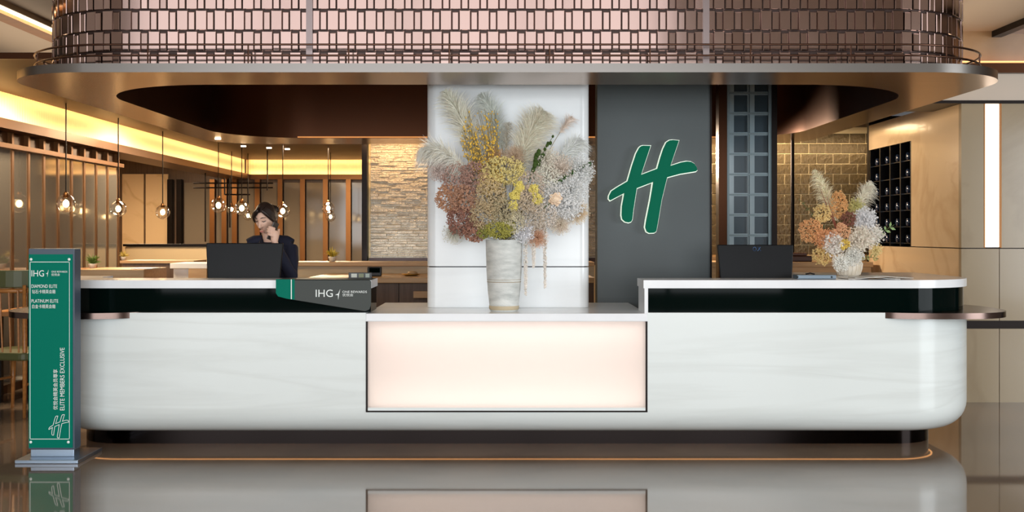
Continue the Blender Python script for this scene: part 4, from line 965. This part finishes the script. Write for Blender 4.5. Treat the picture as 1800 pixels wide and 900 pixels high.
t = thing('leather_tray', (PX(1408, 11.2), 11.2, 1.10), 'dark brown leather box on the oak counter before the gold bricks', 'box')
bm = B(); box(bm, PX(1388, 11.1), PX(1428, 11.1), 11.1, 11.3, 1.101, 1.16); mk('box', bm, mat('leather_brown', (66, 38, 28), .45), t, bevel=.01)
bm = B(); box(bm, PX(1390, 11.1), PX(1420, 11.1), 11.12, 11.28, 1.161, 1.19); mk('lid', bm, mat('leather_brown2', (84, 48, 34), .4), t, bevel=.008)
# cabinets and bench left of the receptionist
t = thing('side_cabinet', (PX(198, 9), 9.3, 0), 'light oak cabinet with a stepped top behind the left counter', 'cabinet')
bm = B(); box(bm, PX(140, 9), PX(253, 9), 9.0, 9.6, .96, 1.092); mk('top_box', bm, WOOD, t, bevel=.004)
bm = B(); box(bm, PX(142, 9), PX(300, 9), 8.98, 9.6, 0, .955); mk('body', bm, WOOD, t, bevel=.004)
bm = B(); box(bm, PX(226, 9), PX(262, 9), 9.05, 9.3, 1.093, 1.10); tag(mk('menu_board', bm, PAPER), 'thin pale board lying on the stepped oak cabinet', 'board')
t = thing('sideboard', (PX(262, 10.6), 10.8, 0), 'dark walnut sideboard beneath the pale bench back', 'cabinet')
bm = B(); box(bm, PX(215, 10.6), PX(315, 10.6), 10.6, 11.0, 0, 1.10); mk('body', bm, WOOD_DARK, t)
bm = B(); box(bm, PX(212, 10.6), PX(342, 10.6), 10.58, 11.02, 1.10, 1.125); mk('top', bm, WOOD, t)
t = thing('white_cabinet', (PX(335, 9.8), 10.0, 0), 'small white cabinet with an overhanging top left of the monitor', 'cabinet')
bm = B(); box(bm, PX(305, 9.8), PX(362, 9.8), 9.8, 10.2, 0, 1.075); mk('body', bm, PAPER, t)
bm = B(); box(bm, PX(301, 9.8), PX(366, 9.8), 9.76, 10.22, 1.075, 1.122); mk('top', bm, PAPER, t, bevel=.004)
bm = B(); box(bm, PX(334, 9.8), PX(366, 9.8), 9.75, 9.8, .8, 1.074); mk('oak_panel', bm, WOOD, t)
t = thing('bench_back', (PX(292, 13), 13, 0), 'long pale upholstered bench back below the tan wall panels', 'bench')
bm = B(); box(bm, PX(219, 13), PX(370, 13), 13.0, 13.15, .2, 1.235); mk('back_pad', bm, mat('bench_fabric', (176, 156, 124), .8), t, bevel=.02)
bm = B(); box(bm, PX(217, 13), PX(372, 13), 12.98, 13.17, 1.235, 1.262); mk('cap_rail', bm, BLACK_METAL, t)
bm = B(); box(bm, PX(219, 13), PX(370, 13), 12.6, 13.0, 0, .45); mk('seat', bm, mat('bench_fabric2', (150, 126, 96), .8), t, bevel=.02)
# tables with little plants
def table(px, Y, r, z, label):
    x = PX(px, Y); t = thing('round_table', (x, Y, 0), label, 'table')
    bm = B(); lathe(bm, [(r, z-.035), (r, z)], (x, Y, 0), 32); mk('table_top', bm, WOOD_ORANGE, t, bevel=.006)
    bm = B(); lathe(bm, [(.03, .02), (.03, z-.035)], (x, Y, 0), 12); mk('pedestal', bm, BLACK_METAL, t)
    bm = B(); lathe(bm, [(r*.6, 0), (r*.6, .015), (.04, .03)], (x, Y, 0), 24); mk('foot', bm, BLACK_METAL, t)
    return Vector((x, Y, z))
def plant(c, s, rgb, label, pot=(220, 214, 200)):
    t = thing('potted_plant', tuple(c), label, 'plant'); bm = B(); lathe(bm, [(.03*s, 0), (.045*s, .05*s), (.045*s, .055*s), (.035*s, .05*s)], tuple(c), 16); mk('pot', bm, mat('pot_%d' % pot[0], pot, .5), t, smooth=True)
    bm = B()
    for k in range(60):
        d = rnd_in().normalized(); d.z = abs(d.z)+.15; q = c+Vector((0, 0, .05*s)); e = q+d*.10*s*U(.6, 1.1); strand(bm, q, q+d*.05*s+Vector((0, 0, .02*s)), e, .012*s, 3)
    mk('foliage', bm, mat('leaf_%d_%d_%d' % rgb, rgb, .6), t)
tp1 = table(158, 10.4, .3, 1.055, 'round honey wood table with a green plant behind the green sign')
plant(tp1+Vector((PX(163, 10.3)-tp1.x, -.1, 0)), .9, (96, 120, 52), 'small leafy green plant on the round table behind the sign')
plant(Vector((PX(217, 10.75), 10.75, 1.125)), .6, (196, 176, 92), 'tiny yellow plant at the end of the walnut sideboard')
plant(Vector((PX(584, 11.2), 11.2, 1.10)), .9, (206, 186, 72), 'small yellow flowering plant on the oak ledge right of the receptionist')
t = thing('dining_table', (-3.95, 9.25, 0), 'square honey wood table standing against the mullion wall', 'table')
bm = B(); box(bm, -4.22, -3.68, 8.95, 9.55, .71, .75); mk('table_top', bm, WOOD_ORANGE, t, bevel=.005)
for dx in (-4.17, -3.73):
    for dy in (9.0, 9.5):
        bm = B(); box(bm, dx-.02, dx+.02, dy-.02, dy+.02, 0, .71); mk('leg', bm, BLACK_METAL, t)
def chair(x, y, rz, label):
    t = thing('dining_chair', (x, y, 0), label, 'chair', 'olive chairs of the lounge', rz)
    bm = B(); prism(bm, rrect(-.24, .24, -.23, .23, .08, 5), .43, .49); mk('seat', bm, OLIVE, t, world=False, bevel=.012)
    bm = B(); pts = [(.27*math.sin(a), .25*math.cos(a)-.02) for a in (-1.25+2.5*i/12 for i in range(13))]
    sweep(bm, pts[::-1], [(-.012, .98), (-.012, 1.11), (.018, 1.11), (.018, .98)]); mk('backrest', bm, OLIVE, t, world=False, bevel=.006)
    bm = B(); tube(bm, [(p[0], p[1], .955) for p in pts], .017, 8); mk('back_rail', bm, WOOD_ORANGE, t, world=False, smooth=True)
    for sx in (-1, 1):
        bm = B(); tube(bm, [(sx*.20, .21, .0), (sx*.19, .19, .45), (sx*.20, .21, 1.0)], [.013, .018, .013], 8); mk('leg', bm, WOOD_ORANGE, t, world=False, smooth=True)
        bm = B(); tube(bm, [(sx*.21, -.20, .0), (sx*.19, -.19, .45)], [.013, .018], 8); mk('leg', bm, WOOD_ORANGE, t, world=False, smooth=True)
        bm = B(); tube(bm, [(sx*.20, .20, .25), (sx*.20, -.195, .25)], .010, 6); mk('stretcher', bm, WOOD_ORANGE, t, world=False)
    for k in range(5):
        x_ = -.14+.07*k; bm = B(); tube(bm, [(x_, .195, .49), (x_*1.1, .225, .96)], .007, 6); mk('spindle', bm, WOOD_ORANGE, t, world=False)
chair(-3.78, 8.48, PI*.93, 'olive leather chair with wooden spindles half hidden behind the green sign')
# hanging black shelf frame
t = thing('hanging_shelf', (PX(410, 16), 16, 2.0), 'thin black metal rod shelf hanging over the lounge behind the receptionist', 'shelf')
def rod(a, b_, c, d, Y=16.0):
    bm = B(); tube(bm, [P(a, b_, Y), P(c, d, Y)], .012, 6); mk('rod', bm, BLACK_METAL, t)
for r in ((361, 313, 361, 425), (404, 313, 404, 400), (436, 313, 436, 360), (470, 313, 470, 335), (340, 330, 480, 330), (340, 322, 480, 322), (395, 342, 440, 342), (395, 313, 395, 342)): rod(*r)
bm = B(); tube(bm, [P(361, 313, 16), (P(361, 313, 16).x, 16, 2.6)], .01, 6); tube(bm, [P(470, 313, 16), (P(470, 313, 16).x, 16, 2.6)], .01, 6); mk('hanger', bm, BLACK_METAL, t)
# bottle rack in the flank of the stone block
rk = thing('bottle_rack', (XR+.15, 10.7, 1.262), 'dark rack of upright slats recessed in the tan stone flank', 'rack')
RB = mat('rack_black', (16, 12, 12), .25, spec=.6)
bm = B(); box(bm, XR+.30, XR+.335, 10.125, 11.295, 1.264, 2.243); mk('back_board', bm, mat('rack_mirror', (60, 44, 34), .08, 1.0), rk)
for y in (10.13, 10.40, 10.68, 10.97, 11.27):
    bm = B(); box(bm, XR+.0, XR+.30, y-.012, y+.012, 1.264, 2.243); mk('upright', bm, RB, rk)
for k in range(7):
    z = 1.30+.155*k
    if z < 2.2:
        bm = B(); box(bm, XR+.02, XR+.29, 10.142, 11.258, z-.008, z); mk('shelf', bm, RB, rk)
BOT = mat('bottle_glass', (30, 46, 70), .08, spec=.8, coat=.5); btm = B()
lathe(btm, [(.004, 0), (.034, .002), (.038, .01), (.038, .17), (.016, .215), (.014, .26)], (0, 0, 0), 14); btm.transform(Matrix.Rotation(PI/2, 4, 'Y'))
me_bt = bpy.data.meshes.new('bottle'); btm.to_mesh(me_bt); btm.free(); me_bt.materials.append(BOT)
for p in me_bt.polygons: p.use_smooth = True
for yy in (10.265, 10.54, 10.825, 11.12):
    for k in range(6):
        if (yy, k) in ((10.54, 4), (10.825, 4)): continue
        o = bpy.data.objects.new('wine_bottle', me_bt); COL.objects.link(o); o.location = (XR+.012, yy, 1.30+.155*k+.0385)
        tag(o, 'dark blue bottle in the rack, %s row, %s column from the flank edge' % (('bottom', 'second', 'third', 'fourth', 'fifth', 'top')[k], {10.265: 'first', 10.54: 'second', 10.825: 'third', 11.12: 'fourth'}[yy]), 'bottle', 'bottles lying in the rack')
